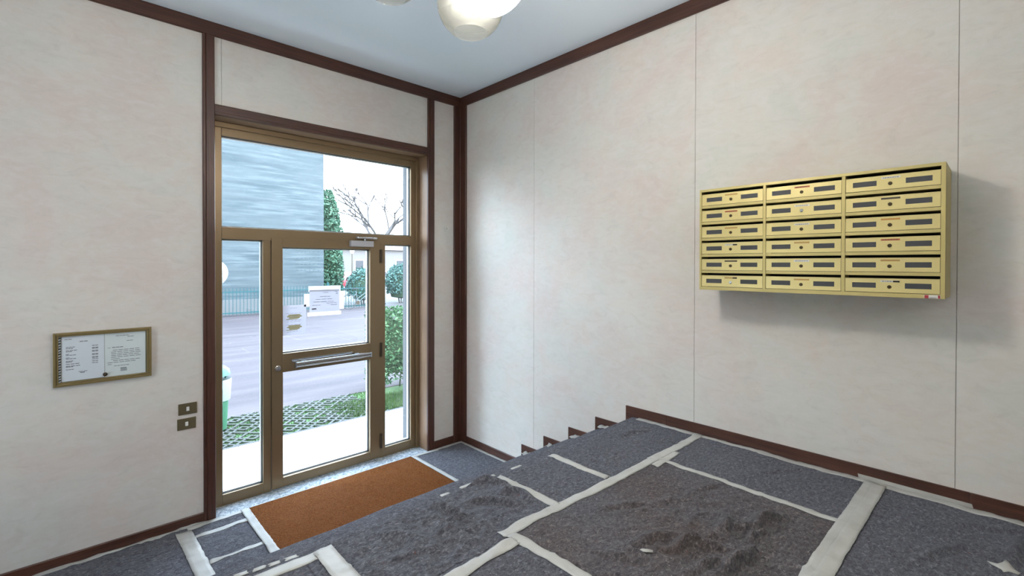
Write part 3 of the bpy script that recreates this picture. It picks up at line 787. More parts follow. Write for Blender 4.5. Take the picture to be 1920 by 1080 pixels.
for i, ((x0, x1, y0, y1), m, lb) in enumerate(LAND):
    tag(sheet('drop_cloth', x0, x1, y0, y1, ZP, land_h, m, (0.013, 0.011, 0.008, 0.008, 0.013, 0.011, 0.013, 0.03)[i], seed=i), lb, 'drop cloth', 'felt drop cloths')
for i, ((x0, x1, y0, y1), lb) in enumerate((
        ((-0.600, -0.020, -0.985, -0.075), 'bluish grey felt drop cloth in the corner between doormat and right wall'),
        ((-2.495, -2.165, -0.985, -0.045), 'rippled grey felt drop cloth between the doormat and the wide tape strip'),
        ((-4.85, -2.500, -0.985, -0.020), 'rippled grey felt drop cloth on the entrance floor below the light switches'))):
    tag(sheet('drop_cloth', x0, x1, y0, y1, 0.0, floor_h, FELT, 0.016 if i < 2 else 0.022, seed=20 + i), lb, 'drop cloth', 'felt drop cloths')
# stair cover: one cloth bent over the five nosings
prof = []
r0 = 0.016
prof.append((-1.010, 0.006))
for k in range(5):
    yk, zk = NOSE[k] + 0.014, RISE * (k + 1) + 0.006
    prof.append((NOSE[k] + 0.004, RISE * k + 0.010))
    prof.append((NOSE[k] + 0.004, zk - 0.045))
    prof.append((yk - 0.004, zk - 0.030))
    for j in range(5):
        t = -0.35 + (math.pi / 2 + 0.35) * j / 4
        prof.append((yk - r0 + r0 * math.cos(t), zk - r0 + r0 * math.sin(t)))
    if k < 4: prof.append((NOSE[k + 1] + 0.07, zk))
prof.append((-2.215, ZP + 0.006)); prof.append((-2.250, ZP + 0.005))
dense = []
for a, b2 in zip(prof[:-1], prof[1:]):
    n = max(1, int(math.dist(a, b2) / 0.03))
    dense += [(a[0] + (b2[0] - a[0]) * i / n, a[1] + (b2[1] - a[1]) * i / n) for i in range(n)]
dense.append(prof[-1])
xs_ = np.linspace(-4.85, -0.020, 200)
vs = []; fs = []
for i, x in enumerate(xs_):
    for j, (y, z) in enumerate(dense):
        n1_ = noise.noise((x * 3, y * 4, 9.0)) * 0.005 + noise.noise((x * 11, y * 12, 3.0)) * 0.002
        vs.append((x, y + max(n1_, -0.004), z + max(n1_, -0.003) * 0.8 + 0.002))
nd = len(dense)
for i in range(len(xs_) - 1):
    for j in range(nd - 1):
        fs.append((i * nd + j, (i + 1) * nd + j, (i + 1) * nd + j + 1, i * nd + j + 1))
tag(MB().add(vs, fs).build('stair_cover', FELT, smooth='all'), 'grey felt cover bent over the five steps below the landing edge', 'stair cover')

# coir mat sunk in its frame
dm = empty('doormat', (-1.38, -0.45, 0)); tag(dm, 'large brown coir doormat on the floor in front of the glass door', 'doormat')
MX0, MX1, MYA, MYB = -2.108, -0.652, -0.030, -0.950
gx, gy = 90, 60
vs = []; fs = []
for j in range(gy + 1):
    for i in range(gx + 1):
        x = MX0 + (MX1 - MX0) * i / gx; y = MYA + (MYB - MYA) * j / gy
        vs.append((x, y, 0.012 + noise.noise((x * 60, y * 60, 0)) * 0.0012))
fs = [(j * (gx + 1) + i, (j + 1) * (gx + 1) + i, (j + 1) * (gx + 1) + i + 1, j * (gx + 1) + i + 1) for j in range(gy) for i in range(gx)]
pile = MB().add(vs, fs)
pile.box(MX0, MX1, MYB, MYA, 0.0005, 0.0105)
child(pile.build('coir_pile', COIR, normals=False), dm)
child(MB().box(MX0 - 0.006, MX0 - 0.001, MYA, MYB, 0.0005, 0.013).box(MX1 + 0.001, MX1 + 0.006, MYA, MYB, 0.0005, 0.013).build('mat_frame', STEEL), dm)

# masking tape
tape_n = [0]
def tape(x0, y0, x1, y1, w, base, hf, label, lift=0.0068, wob=0.0006):
    L = math.dist((x0, y0), (x1, y1)); n = max(2, int(L / 0.02)); ux, uy = (x1 - x0) / L, (y1 - y0) / L
    rs = np.random.RandomState(100 + tape_n[0]); tape_n[0] += 1
    k = 5
    P = np.zeros((n + 1, k, 2))
    for i in range(n + 1):
        jit = rs.randn(2) * wob
        for j in range(k):
            o = (j / (k - 1) - 0.5) * w + (jit[0] if j == 0 else jit[1] if j == k - 1 else 0)
            e = (rs.randn() * 0.003 if i in (0, n) else 0)
            P[i, j] = (x0 + ux * (L * i / n + e) - uy * o, y0 + uy * (L * i / n + e) + ux * o)
    Z = hf(P[..., 0], P[..., 1]) + base + lift
    vs = [(P[i, j, 0], P[i, j, 1], Z[i, j]) for i in range(n + 1) for j in range(k)]
    m = len(vs)
    vs += [(v[0], v[1], v[2] - 0.0016) for v in vs]
    fs = []
    for i in range(n):
        for j in range(k - 1):
            q = (i * k + j, (i + 1) * k + j, (i + 1) * k + j + 1, i * k + j + 1)
            fs.append(q); fs.append(tuple(m + a for a in reversed(q)))
        for j in (0, k - 1):
            fs.append((i * k + j, (i + 1) * k + j, m + (i + 1) * k + j, m + i * k + j))
    for i in (0, n):
        for j in range(k - 1): fs.append((i * k + j, i * k + j + 1, m + i * k + j + 1, m + i * k + j))
    o = MB().add(vs, fs).build('tape_strip', TAPE, smooth='all')
    return tag(o, label, 'tape', 'masking tape on the drop cloths')
T = lambda *a, **k: tape(*a[:5], ZP, land_h, a[5], **k)
T(-1.800, -2.668, -0.545, -2.712, 0.055, 'long tape strip across the landing from the crumpled cloth corner towards the right wall')
T(-0.640, -2.705, -0.028, -2.712, 0.060, 'tape strip reaching the right baseboard at the top of the steps', lift=0.0075)
T(-0.700, -2.760, -0.420, -2.752, 0.040, 'short doubled tape end beside the crossing near the right wall', lift=0.0078)
T(-1.780, -2.740, -2.450, -2.752, 0.055, 'tape strip running off the bottom edge left of the crumpled cloth', lift=0.0085)
T(-1.015, -2.245, -1.018, -2.660, 0.046, 'short tape strip on the landing edge, the one nearer the right wall')
T(-1.446, -2.245, -1.440, -2.665, 0.050, 'short tape strip on the landing edge beside the rumpled cloth')
T(-1.768, -2.690, -1.730, -3.700, 0.052, 'tape strip along the left side of the crumpled brownish cloth', lift=0.0078)
T(-0.585, -2.725, -0.622, -3.650, 0.038, 'thin tape strip along the right side of the crumpled brownish cloth', lift=0.0078)
T(-0.040, -3.650, -1.560, -3.640, 0.060, 'upper strip of the wide doubled tape below the crumpled cloth', lift=0.0085)
T(-0.055, -3.684, -1.560, -3.674, 0.058, 'lower strip of the wide doubled tape below the crumpled cloth', lift=0.0105)
T(-0.042, -2.240, -0.042, -3.120, 0.046, 'tape along the right baseboard between the steps and the mailboxes')
T(-0.044, -3.090, -0.046, -4.700, 0.056, 'tape along the right baseboard below the mailboxes')
T(-2.392, -2.250, -2.400, -2.640, 0.075, 'broad tape strip at the landing edge near the bottom left', lift=0.0115)
T(-2.355, -2.272, -2.640, -2.268, 0.060, 'tape strip joining the broad strip at the bottom left landing edge')
T(-0.560, -4.115, -0.520, -4.160, 0.060, 'torn tape scrap at the bottom right corner of the landing', wob=0.008)
T(-1.463, -3.130, -1.446, -3.176, 0.020, 'small cream tape scrap on the crumpled brownish cloth', lift=0.010)
for i, (x, y, l) in enumerate(((-1.283, -2.222, 0.075), (-1.476, -2.208, 0.075), (-1.624, -2.205, 0.085), (-1.763, -2.205, 0.05), (-2.668, -2.185, 0.042), (-2.610, -2.195, 0.042), (-2.556, -2.203, 0.038), (-2.498, -2.21, 0.042))):
    where = ['nearest the right wall', 'second from the right wall', 'third from the right wall', 'fourth from the right wall', 'leftmost of four near the bottom left', 'second of four near the bottom left', 'third of four near the bottom left', 'rightmost of four near the bottom left'][i]
    tape(x - l / 2, y, x + l / 2, y - 0.004, 0.022, ZP, lambda a, b: np.full(np.shape(a), 0.004), 'short tape dash on the landing nosing, ' + where, lift=0.0060)
for k in range(4):
    z = RISE * (k + 1)
    tape(-0.060, NOSE[k] - 0.015, -0.055, NOSE[k] - 0.13, 0.075, z, lambda a, b: 0.014 + 0.022 * np.abs(np.sin(np.asarray(b) * 70)), 'crumpled tape end at the wall on the %s step from the bottom' % ['first', 'second', 'third', 'fourth'][k], wob=0.006, lift=0.006)
tag(MB().prism([(-3.590, ZP + 0.004), (-4.035, ZP + 0.004), (-4.028, ZP + 0.030), (-3.585, ZP + 0.032)], -0.0195, -0.0165, 'x').build('tape_strip', TAPE), 'tape strip turned up onto the right baseboard below the mailboxes', 'tape', 'masking tape on the drop cloths')
Fl = lambda *a, **k: tape(*a[:5], 0.0, floor_h, a[5], **k)
Fl(-0.040, -0.062, -0.410, -0.062, 0.036, 'tape along the short front baseboard in the far corner')
Fl(-0.036, -0.050, -0.036, -0.985, 0.036, 'tape along the right baseboard below the steps')
Fl(-0.625, -0.045, -0.625, -0.985, 0.046, 'tape along the right edge of the doormat')
Fl(-0.350, -0.066, -0.640, -0.050, 0.042, 'tape from the right door post to the doormat corner', lift=0.0075)
Fl(-2.140, -0.030, -2.136, -0.985, 0.056, 'tape along the left edge of the doormat', lift=0.011)
Fl(-2.115, -0.055, -2.520, -0.060, 0.050, 'tape along the marble threshold left of the doormat')
Fl(-2.160, -0.215, -2.500, -0.220, 0.045, 'upper of two short tape strips left of the doormat')
Fl(-2.165, -0.615, -2.480, -0.610, 0.036, 'lower of two short tape strips left of the doormat')
Fl(-2.545, -0.090, -2.520, -0.985, 0.095, 'wide tape strip left of the two short strips on the entrance floor', lift=0.0105)
Fl(-2.400, -0.030, -4.800, -0.030, 0.045, 'tape along the baseboard below the light switches', wob=0.003)
tag(MB().box(MX0 + 0.02, MX1, -0.027, 0.002, 0.0004, 0.0016).build('tape_strip', TAPE), 'pale tape strip between the marble threshold and the doormat', 'tape', 'masking tape on the drop cloths')

# ------------------------------------------------------------------ outside
GZ = -0.06
def rough_mat(name, stops, scale, rough=0.85, bmp=0.4, dist=0.01):
    m = mat(name, stops[0][1], rough, spec=0.25); nt = m.node_tree
    n_ = nz(nt, coords(nt), scale, 5, 0.65)
    setcol(nt, ramp(nt, n_, stops)); bump(nt, n_, bmp, dist)
    return m
ASPH = mat('asphalt', (0.1737, 0.1447, 0.1468), 0.8, spec=0.3)
nt = ASPH.node_tree
v = coords(nt, (0.25, 1.6, 1)); a = nz(nt, v, 1.4, 4, 0.6)
fi = nz(nt, coords(nt), 60, 3)
setcol(nt, mixc(nt, 0.0, ramp(nt, a, [(0.35, (0.0575, 0.0464, 0.0484)), (0.55, (0.0729, 0.0585, 0.0601)), (0.72, (0.0974, 0.0785, 0.0761))]), fi))
PAVE = rough_mat('pale_paving', [(0.3, (0.60, 0.59, 0.57)), (0.7, (0.70, 0.69, 0.67))], 14)
CONC = rough_mat('grey_concrete', [(0.3, (0.0739, 0.0739, 0.0702)), (0.7, (0.1011, 0.1011, 0.0973))], 20)
SOIL = rough_mat('soil', [(0.3, (0.0677, 0.1348, 0.0494)), (0.7, (0.1209, 0.2057, 0.0822))], 20)
S(MB().box(-60, 60, 0.5, 120, -0.6, -0.13).build('ground', SOIL))
S(MB().box(-40, 40, 2.85, 16.9, -0.3, -0.075).build('road', ASPH))
S(MB().box(-40, 40, 16.9, 120, -0.3, -0.08).build('ground', CONC))
S(MB().box(-12, 12, 0.5, 1.06, -0.3, GZ + 0.01).build('sidewalk', PAVE))
sw = bpy.data.objects['sidewalk']
for i in range(-10, 10):
    MB().box(i * 0.6 + 0.003, i * 0.6 + 0.597, 1.066, 1.62, -0.1, GZ + 0.01).build('paving_slab', PAVE, sw, bevel=0.004)
S(MB().box(-12, 12, 1.62, 1.66, -0.3, GZ + 0.012).build('kerb', CONC))
S(MB().box(-12, 12, 1.66, 2.85, -0.3, -0.082).build('lawn', SOIL))
# lattice grass pavers
gp = empty('grass_paving', (-0.7, 2.2, GZ)); tag(gp, 'strip of concrete lattice grass pavers between the sidewalk and the road', 'paving')
PS = 0.40
LATC = rough_mat('lattice_concrete', [(0.3, (0.0823, 0.0864, 0.0782)), (0.7, (0.1194, 0.1194, 0.1070))], 20)
lat = MB()
wv = 0.024
def diag(m, x0, y0, x1, y1):
    dx, dy = x1 - x0, y1 - y0; l = math.hypot(dx, dy); nx_, ny_ = -dy / l * wv / 2, dx / l * wv / 2
    m.prism([(x0 + nx_, y0 + ny_), (x0 - nx_, y0 - ny_), (x1 - nx_, y1 - ny_), (x1 + nx_, y1 + ny_)], -0.05, 0.0, 'z')
for s in (-0.133, 0.0, 0.133):
    diag(lat, max(0, s) , max(0, -s), min(PS, PS + s), min(PS, PS - s))
    diag(lat, max(0, s), min(PS, PS + s) , min(PS, PS + s), max(0, s))
lat0 = None
for i in range(-6, 5):
    for j in range(3):
        if j == 2 and i >= 0: continue
        if lat0 is None: o = lat0 = lat.build('lattice_paver', LATC)
        else: o = dup(lat0)
        o.location = (i * PS + 0.002, 1.665 + j * (PS - 0.004), GZ + random.uniform(-0.004, 0.004))
        child(o, gp)
GRASS = rough_mat('grass_blade', [(0.3, (0.0467, 0.0880, 0.0269)), (0.7, (0.0880, 0.1348, 0.0467))], 3)
def blades(name, n, spawn, hmin, hmax, m, w=0.006, parent=None):
    vs = []; fs = []
    for i in range(n):
        x, y, z = spawn(); h = random.uniform(hmin, hmax); t = random.uniform(0, 6.28); l = random.uniform(0, h * 0.6); t2 = random.uniform(0, 6.28)
        dx, dy = math.cos(t) * w, math.sin(t) * w; b = len(vs)
        vs += [(x - dx, y - dy, z), (x + dx, y + dy, z), (x + l * math.cos(t2), y + l * math.sin(t2), z + h)]
        fs.append((b, b + 1, b + 2))
    return MB().add(vs, fs).build(name, m, parent, normals=False)
def sp_strip():
    x = random.uniform(-2.6, 2.6)
    return (x, random.uniform(1.67, 2.86 if x < 0.3 else 2.38), -0.085)
tag(child(blades('grass', 22000, sp_strip, 0.012, 0.035, GRASS), gp), kind='stuff')
def sp_right():
    x = random.uniform(-0.6, 2.2); y = random.uniform(1.68, 2.40)
    if x < 0.1 and random.random() > (x + 0.6) / 0.7: x = random.uniform(0.1, 2.2)
    return (x, y, -0.10)
tag(child(blades('grass', 14000, sp_right, 0.05, 0.11, GRASS, 0.007), gp), 'thick green grass', kind='stuff')

def leaf_mat(name, a, b, c):
    m = mat(name, a, 0.8, spec=0.04); nt = m.node_tree
    gi = N(nt, 'NewGeometry')
    setcol(nt, ramp(nt, gi.outputs['Random Per Island'], [(0.0, a), (0.5, b), (1.0, c)]))
    return m
LEAF = leaf_mat('hedge_leaf', (0.0256, 0.0613, 0.0297), (0.0562, 0.1144, 0.0544), (0.1293, 0.2042, 0.1049))
LEAF_B = leaf_mat('blue_green_leaf', (0.0382, 0.0884, 0.0779), (0.0724, 0.1492, 0.1321), (0.1495, 0.2492, 0.2104))
LEAF_C = leaf_mat('cypress_leaf', (0.0421, 0.0945, 0.0658), (0.0774, 0.1578, 0.1030), (0.1488, 0.2503, 0.1678))
BARK = rough_mat('bark', [(0.3, (0.065, 0.058, 0.055)), (0.7, (0.10, 0.092, 0.088))], 12)
def leaves(name, n, spawn, size, m, parent):
    vs = []; fs = []
    for i in range(n):
        p = Vector(spawn()); s = size * random.uniform(0.6, 1.3)
        d = Vector((random.gauss(0, 1), random.gauss(0, 1), random.gauss(0, 0.7))).normalized()
        e = d.cross(Vector((random.gauss(0, 1), random.gauss(0, 1), random.gauss(0, 1)))).normalized()
        b = len(vs)
        vs += [p - d * s, p + e * s * 0.45, p + d * s, p - e * s * 0.45]
        fs.append((b, b + 1, b + 2, b + 3))
    return tag(child(MB().add(vs, fs).build(name, m, normals=False), parent), kind='stuff')
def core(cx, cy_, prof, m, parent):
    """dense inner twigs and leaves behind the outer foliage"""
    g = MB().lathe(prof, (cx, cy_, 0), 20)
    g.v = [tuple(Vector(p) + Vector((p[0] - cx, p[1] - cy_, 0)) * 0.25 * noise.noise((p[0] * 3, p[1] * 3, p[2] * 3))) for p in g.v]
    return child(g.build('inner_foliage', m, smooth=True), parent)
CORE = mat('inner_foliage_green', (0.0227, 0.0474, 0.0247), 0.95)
def shell_box(x0, x1, y0, y1, z0, z1):
    def f():
        x, y, z = random.uniform(x0, x1), random.uniform(y0, y1), random.uniform(z0, z1)
        q = random.random()
        if q < 0.4: y = y0 + abs(random.gauss(0, 0.05))
        elif q < 0.6: z = z1 - abs(random.gauss(0, 0.06))
        elif q < 0.8: x = x0 + abs(random.gauss(0, 0.05))
        b = 0.06 * noise.noise((x * 4, y * 4, z * 4))
        return (x + b, y + b, z + b)
    return f
hd = empty('hedge', (1.6, 2.9, -0.1)); tag(hd, 'dense green clipped hedge right of the grass pavers outside the door', 'hedge')
leaves('foliage', 9000, shell_box(0.40, 3.2, 2.45, 3.15, 0.10, 1.22), 0.035, LEAF, hd)
s_ = MB()
for i in range(9):
    x = 0.55 + i * 0.3; s_.tube([(x, 2.8, -0.1), (x + 0.05, 2.78, 0.5), (x - 0.04, 2.82, 1.0)], [0.015, 0.011, 0.005], 6)
s_.box(0.55, 3.1, 2.62, 3.05, 0.2, 1.05)
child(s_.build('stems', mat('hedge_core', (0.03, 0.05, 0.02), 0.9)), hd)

# brick apartment block
def brickwork():
    m = mat('grey_brick', (0.1610, 0.1863, 0.2002), 0.75, spec=0.3); nt = m.node_tree
    v = coords(nt, (1, 1, 1), (math.pi / 2, 0, 0))
    st = nz(nt, coords(nt, (0.30, 0.30, 4.2)), 2.2, 4, 0.62, 0.15)
    big = nz(nt, coords(nt, (0.3, 0.3, 1.2)), 1.2, 3)
    col = ramp(nt, st, [(0.32, (0.0348, 0.0496, 0.0558)), (0.5, (0.0545, 0.0730, 0.0795)), (0.66, (0.0968, 0.1168, 0.1213))])
    setcol(nt, mixc(nt, ramp(nt, big, [(0.4, (0, 0, 0)), (0.75, (0.8478, 0.8181, 0.7809))]), col, (0.0775, 0.0935, 0.0981)))
    return m
ab = empty('apartment_block', (-4, 22, GZ)); tag(ab, 'windowless blue-grey brick side of a tall apartment block across the road', 'building')
child(MB().box(-16, 5.36, 17.5, 19.0, 0.5, 7.6).build('brick_wall', brickwork()), ab)
child(MB().box(-16, 5.34, 17.45, 19.0, -0.1, 0.5).build('plinth', mat('grey_plinth', (0.1205, 0.1205, 0.1185), 0.8)), ab)
child(MB().box(-16.2, 5.5, 17.3, 19.2, 7.6, 7.8).build('roof_slab', CONC), ab)
GREENM = mat('green_fence_paint', (0.0268, 0.0823, 0.0864), 0.7, spec=0.1)
fe = empty('railing', (2.5, 16.4, GZ)); tag(fe, 'green metal railing with vertical bars in front of the brick block', 'railing')
pk = None
for i in range(72):
    x = -1.2 + i * 0.125
    if pk is None: o = pk = MB().tube([(0, 0, 0), (0, 0, 1.06)], 0.011, 6).build('bar', GREENM)
    else: o = dup(pk)
    o.location = (x, 16.4, -0.03); child(o, fe)
for z in (0.05, 0.86): child(MB().box(-1.3, 7.9, 16.385, 16.415, z - 0.02, z + 0.02).build('rail', GREENM), fe)
for x in (-1.0, 1.02, 3.05, 5.1, 7.2): child(MB().box(x - 0.035, x + 0.035, 16.36, 16.44, -0.08, 1.15).build('post', GREENM, bevel=0.008), fe)

def tree_conifer():
    e = empty('cypress_tree', (6.5, 20.3, GZ)); tag(e, 'tall dense green cypress tree beside the corner of the brick block', 'tree')
    def f():
        z = random.uniform(0.4, 5.8); rr = 0.95 * (1 - ((z - 1.6) / 4.5) ** 2 * (1 if z > 1.6 else 0.35)) ** 0.5 if z < 6 else 0.1
        a = random.uniform(0, 6.28); r_ = rr * (1 - abs(random.gauss(0, 0.16))) * (1 + 0.22 * noise.noise((math.cos(a) * 2, math.sin(a) * 2, z * 2)))
        return (6.5 + r_ * math.cos(a), 20.3 + r_ * math.sin(a), z)
    leaves('foliage', 12000, f, 0.085, LEAF_C, e)
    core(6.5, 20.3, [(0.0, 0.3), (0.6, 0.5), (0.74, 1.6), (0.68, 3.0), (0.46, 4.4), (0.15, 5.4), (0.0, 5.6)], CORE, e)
    child(MB().tube([(6.5, 20.3, -0.1), (6.5, 20.3, 5.0)], [0.16, 0.03], 8).build('trunk', BARK), e)
tree_conifer()
def bare_tree(base, h, label):
    e = empty('bare_tree', base); tag(e, label, 'tree')
    rnd = random.Random(5); m = MB()
    def grow(p, d, l, r_, lev):
        q = p + d * l; mid = p + d * l * 0.5 + Vector((rnd.gauss(0, 1), rnd.gauss(0, 1), 0)) * l * 0.05
        m.tube([p, mid, q], [r_, r_ * 0.85, r_ * 0.7], 6 if lev < 2 else 4, caps=False)
        if lev >= 4: return
        for k in range(3 if lev else 4):
            ax = Vector((rnd.gauss(0, 1), rnd.gauss(0, 1), rnd.gauss(0, 0.3))).normalized()
            nd_ = (d + ax * rnd.uniform(0.45, 0.85)).normalized(); nd_.z = max(nd_.z, 0.05)
            grow(p + d * l * rnd.uniform(0.6, 1.0), nd_.normalized(), l * rnd.uniform(0.6, 0.8), max(r_ * 0.66, 0.014), lev + 1)
    b0 = Vector(base); top = b0 + Vector((0.1, 0, h * 0.33))
    child(MB().tube([b0, (b0 + top) / 2 + Vector((0.05, 0, 0)), top], [0.14, 0.11, 0.09], 8).build('trunk', BARK), e)
    for k in range(4):
        a = k * 1.57 + 0.4
        grow(top, Vector((math.cos(a) * 0.7, math.sin(a) * 0.7, 0.8)).normalized(), h * 0.22, 0.085, 1)
    child(m.build('branches', BARK, normals=False), e)
bare_tree((10.7, 22.5, GZ), 9.6, 'bare winter tree with thin branches beyond the road')
def shrub(cx, cy_, rx, ry, h, n, label, m=None, size=0.07):
    e = empty('shrub', (cx, cy_, GZ)); tag(e, label, 'shrub', 'shrubs across the road')
    def f():
        a = random.uniform(0, 6.28); t = math.acos(random.uniform(-0.6, 1)); k = 1 - abs(random.gauss(0, 0.14))
        b_ = 1 + 0.25 * noise.noise((math.cos(a) * 2.2 + cx, math.sin(a) * 2.2, t * 2))
        return (cx + rx * math.sin(t) * math.cos(a) * k * b_, cy_ + ry * math.sin(t) * math.sin(a) * k * b_, h * 0.52 + h * 0.48 * math.cos(t) * k * b_)
    leaves('foliage', n, f, size, m or LEAF_B, e)
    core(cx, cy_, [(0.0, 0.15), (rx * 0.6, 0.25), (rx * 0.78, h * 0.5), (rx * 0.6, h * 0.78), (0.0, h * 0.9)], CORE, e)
    st_ = MB()
    for k in range(6):
        a = k * 1.05; st_.tube([(cx + 0.1 * math.cos(a), cy_ + 0.1 * math.sin(a), -0.1), (cx + rx * 0.45 * math.cos(a), cy_ + ry * 0.45 * math.sin(a), h * 0.7)], [0.03, 0.012], 5)
    child(st_.build('stems', BARK), e)
shrub(7.5, 17.9, 0.85, 0.62, 1.75, 3500, 'blue-green shrub behind the bicycle')
shrub(9.6, 17.9, 0.88, 0.7, 1.95, 3800, 'blue-green shrub seen through the right side light')
shrub(11.75, 18.2, 0.9, 0.7, 2.0, 3000, 'blue-green shrub at the far right edge of the side light')

# bicycle leaning on the railing
def bicycle(ox, oy, label):
    e = empty('bicycle', (ox, oy, -0.07)); tag(e, label, 'bicycle')
    pm = mat('pale_bike_paint', (0.1029, 0.1235, 0.1276), 0.5)
    z0 = -0.07; rw = 0.33
    for wx in (0.0, 1.05):
        ring_ = [(ox + wx + rw * math.cos(t), oy, z0 + rw + rw * math.sin(t)) for t in np.linspace(0, 2 * math.pi, 25)]
        w_ = child(MB().tube(ring_, 0.018, 6, caps=False).build('wheel', mat('tyre', (0.0453, 0.0494, 0.0536), 0.7), smooth='all'), e)
        sp = MB()
        for k in range(9):
            t = k * math.pi / 9 * 2
            sp.tube([(ox + wx, oy, z0 + rw), (ox + wx + rw * math.cos(t), oy, z0 + rw + rw * math.sin(t))], 0.003, 4)
        sp.build('spokes', DARKMETAL, w_)
    A = lambda x, z: (ox + x, oy, z0 + z)
    fm = MB()
    for p, q in (((0, .33), (0.42, .28)), ((0.42, .28), (0.34, .80)), ((0.40, .45), (0.88, .78)), ((0.42, .28), (0.90, .66)), ((0, .33), (0.36, .70)), ((0.88, .84), (1.05, .33))):
        fm.tube([A(*p), A(*q)], 0.016, 6)
    child(fm.build('frame', pm, smooth=True), e)
    child(MB().tube([A(0.34, .80), A(0.33, .90)], 0.013, 6).prism([(ox + 0.20, z0 + .90), (ox + 0.46, z0 + .90), (ox + 0.46, z0 + .93), (ox + 0.22, z0 + .95)], oy - 0.05, oy + 0.05, 'y').build('saddle', GASKET), e)
    child(MB().tube([A(0.88, .84), A(0.86, 1.0), (ox + 0.80, oy - 0.22, z0 + 1.02)], 0.012, 6).tube([A(0.86, 1.0), (ox + 0.80, oy + 0.22, z0 + 1.02)], 0.012, 6).build('handlebar', DARKMETAL), e)
    child(MB().lathe([(0.0, oy - 0.03), (0.09, oy - 0.03), (0.09, oy - 0.022), (0.0, oy - 0.022)], (ox + 0.42, 0, z0 + .28), 14, 'y').build('chainring', DARKMETAL), e)
bicycle(5.95, 16.15, 'pale bicycle standing at the railing across the road')

def car(cx, cy_, ang, paint, label):
    e = empty('car', (cx, cy_, -0.08)); e.rotation_euler = (0, 0, ang); tag(e, label, 'car', 'parked cars far behind the shrubs')
    def put(o): o.parent = e; return o
    side = [(-2.0, 0.30), (-2.05, 0.55), (-1.95, 0.80), (-1.2, 0.92), (-0.6, 1.38), (0.7, 1.42), (1.45, 0.95), (1.95, 0.88), (2.05, 0.55), (2.0, 0.30)]
    put(MB().prism(side, -0.8, 0.8, 'y').build('body', paint, bevel=0.06, smooth=True))
    put(MB().prism([(-1.08, 0.94), (-0.56, 1.30), (0.64, 1.34), (1.30, 0.96)], -0.815, 0.815, 'y').build('windows', WINGREY))
    for x in (-1.25, 1.25):
        for y in (-0.74, 0.74):
            put(MB().lathe([(0.0, y - 0.09), (0.27, y - 0.09), (0.31, y - 0.06), (0.31, y + 0.06), (0.27, y + 0.09), (0.0, y + 0.09)], (x, 0, 0.31), 18, 'y').build('wheel', GASKET, smooth=True))
    for y in (-0.6, 0.6):
        put(MB().box(-2.07, -2.0, y - 0.14, y + 0.14, 0.6, 0.72).build('lamp', WHITE_PLASTIC))
car(13.6, 33.0, 0.5, mat('red_car_paint', (0.3293, 0.0206, 0.0330), 0.3), 'red car parked far beyond the cypress tree')
car(17.5, 36.5, 0.3, mat('white_car_paint', (0.1853, 0.1853, 0.1893), 0.3), 'white car parked beyond the shrubs, right of the red car')
lp = empty('street_lamp', (12.4, 30, GZ)); tag(lp, 'thin dark street lamp post beyond the red car', 'street lamp')
child(MB().tube([(12.4, 30, -0.08), (12.4, 30, 2.75)], [0.05, 0.035], 8).build('pole', DARKMETAL), lp)
child(MB().lathe([(0.03, 2.75), (0.12, 2.80), (0.17, 3.02), (0.10, 3.10), (0.0, 3.14)], (12.4, 30, 0), 14).build('lantern', WHITE_PLASTIC, smooth=True), lp)
hs = empty('far_house', (24, 46, GZ)); tag(hs, 'low pale house with a pinkish roof far behind the bare tree', 'building')
child(MB().box(18, 34, 45, 54, -0.1, 3.6).build('wall', mat('pale_render', (0.1750, 0.1606, 0.1523), 0.8)), hs)
child(MB().prism([(44.6, 3.6), (49.5, 5.6), (54.4, 3.6)], 17.6, 34.4, 'x').build('roof', mat('pink_tile', (0.1441, 0.0988, 0.0864), 0.8)), hs)
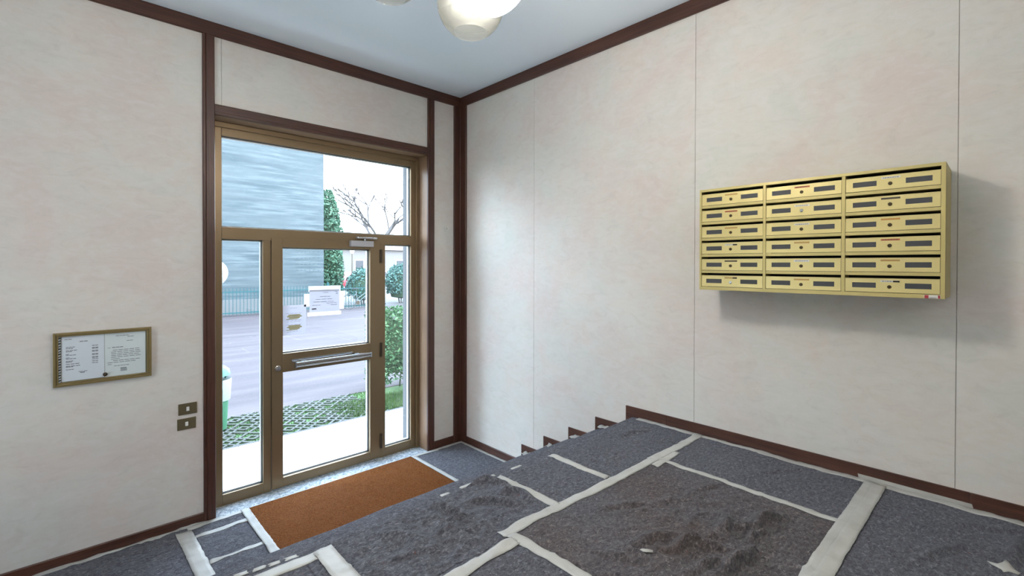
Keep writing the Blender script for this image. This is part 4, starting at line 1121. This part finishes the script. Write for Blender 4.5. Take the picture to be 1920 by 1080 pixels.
for x in (19.5, 22.0, 24.5, 27.0):
    w_ = child(MB().box(x, x + 1.1, 44.94, 45.0, 1.1, 2.5).build('window', WHITE_PLASTIC), hs)
    MB().box(x + 0.1, x + 1.0, 44.92, 44.95, 1.2, 2.4).build('pane', WINGREY, w_)

# green bin with a white liner, left of the door
bn = empty('litter_bin', (-1.86, 2.42, -0.1)); tag(bn, 'green plastic litter bin with a white liner folded over its rim', 'bin')
bc = (-1.862, 2.42)
child(MB().lathe([(0.0, -0.055), (0.118, -0.055), (0.150, 0.52), (0.145, 0.52), (0.112, -0.04), (0.0, -0.04)], (bc[0], bc[1], 0), 28).build('body', mat('green_plastic', (0.0536, 0.1750, 0.0947), 0.4), smooth=True), bn)
child(MB().lathe([(0.156, 0.30), (0.172, 0.54), (0.166, 0.555), (0.142, 0.53), (0.135, 0.30)], (bc[0], bc[1], 0), 28).build('liner', mat('white_liner', (0.2676, 0.3088, 0.2882), 0.5), smooth=True), bn)
child(MB().lathe([(0.160, 0.60), (0.150, 0.66), (0.10, 0.705), (0.0, 0.72)], (bc[0], bc[1], 0), 28).build('hood', mat('green_plastic_light', (0.0618, 0.2058, 0.1235), 0.4), smooth=True), bn)
for a in (0.6, 2.7, 4.6):
    child(MB().tube([(bc[0] + 0.15 * math.cos(a), bc[1] + 0.15 * math.sin(a), 0.53), (bc[0] + 0.155 * math.cos(a), bc[1] + 0.155 * math.sin(a), 0.62)], 0.01, 6).build('hood_stay', GREENM), bn)
# garden globe lamp
gl = empty('garden_lamp', (-2.02, 1.80, GZ)); tag(gl, 'white globe garden lamp on a slim pole just left of the door glass', 'garden lamp')
gx_, gy_, gz_ = -2.005, 1.81, 1.845
child(MB().tube([(gx_, gy_, -0.055), (gx_, gy_, gz_ - 0.14)], [0.035, 0.025], 10).build('pole', GREENM, smooth=True), gl)
child(MB().lathe([(0.15 * math.sin(math.pi * i / 16) , gz_ - 0.15 * math.cos(math.pi * i / 16)) for i in range(17)], (gx_, gy_, 0), 28).build('globe', mat('opal_white', (0.45, 0.45, 0.45), 0.25), smooth='all'), gl)
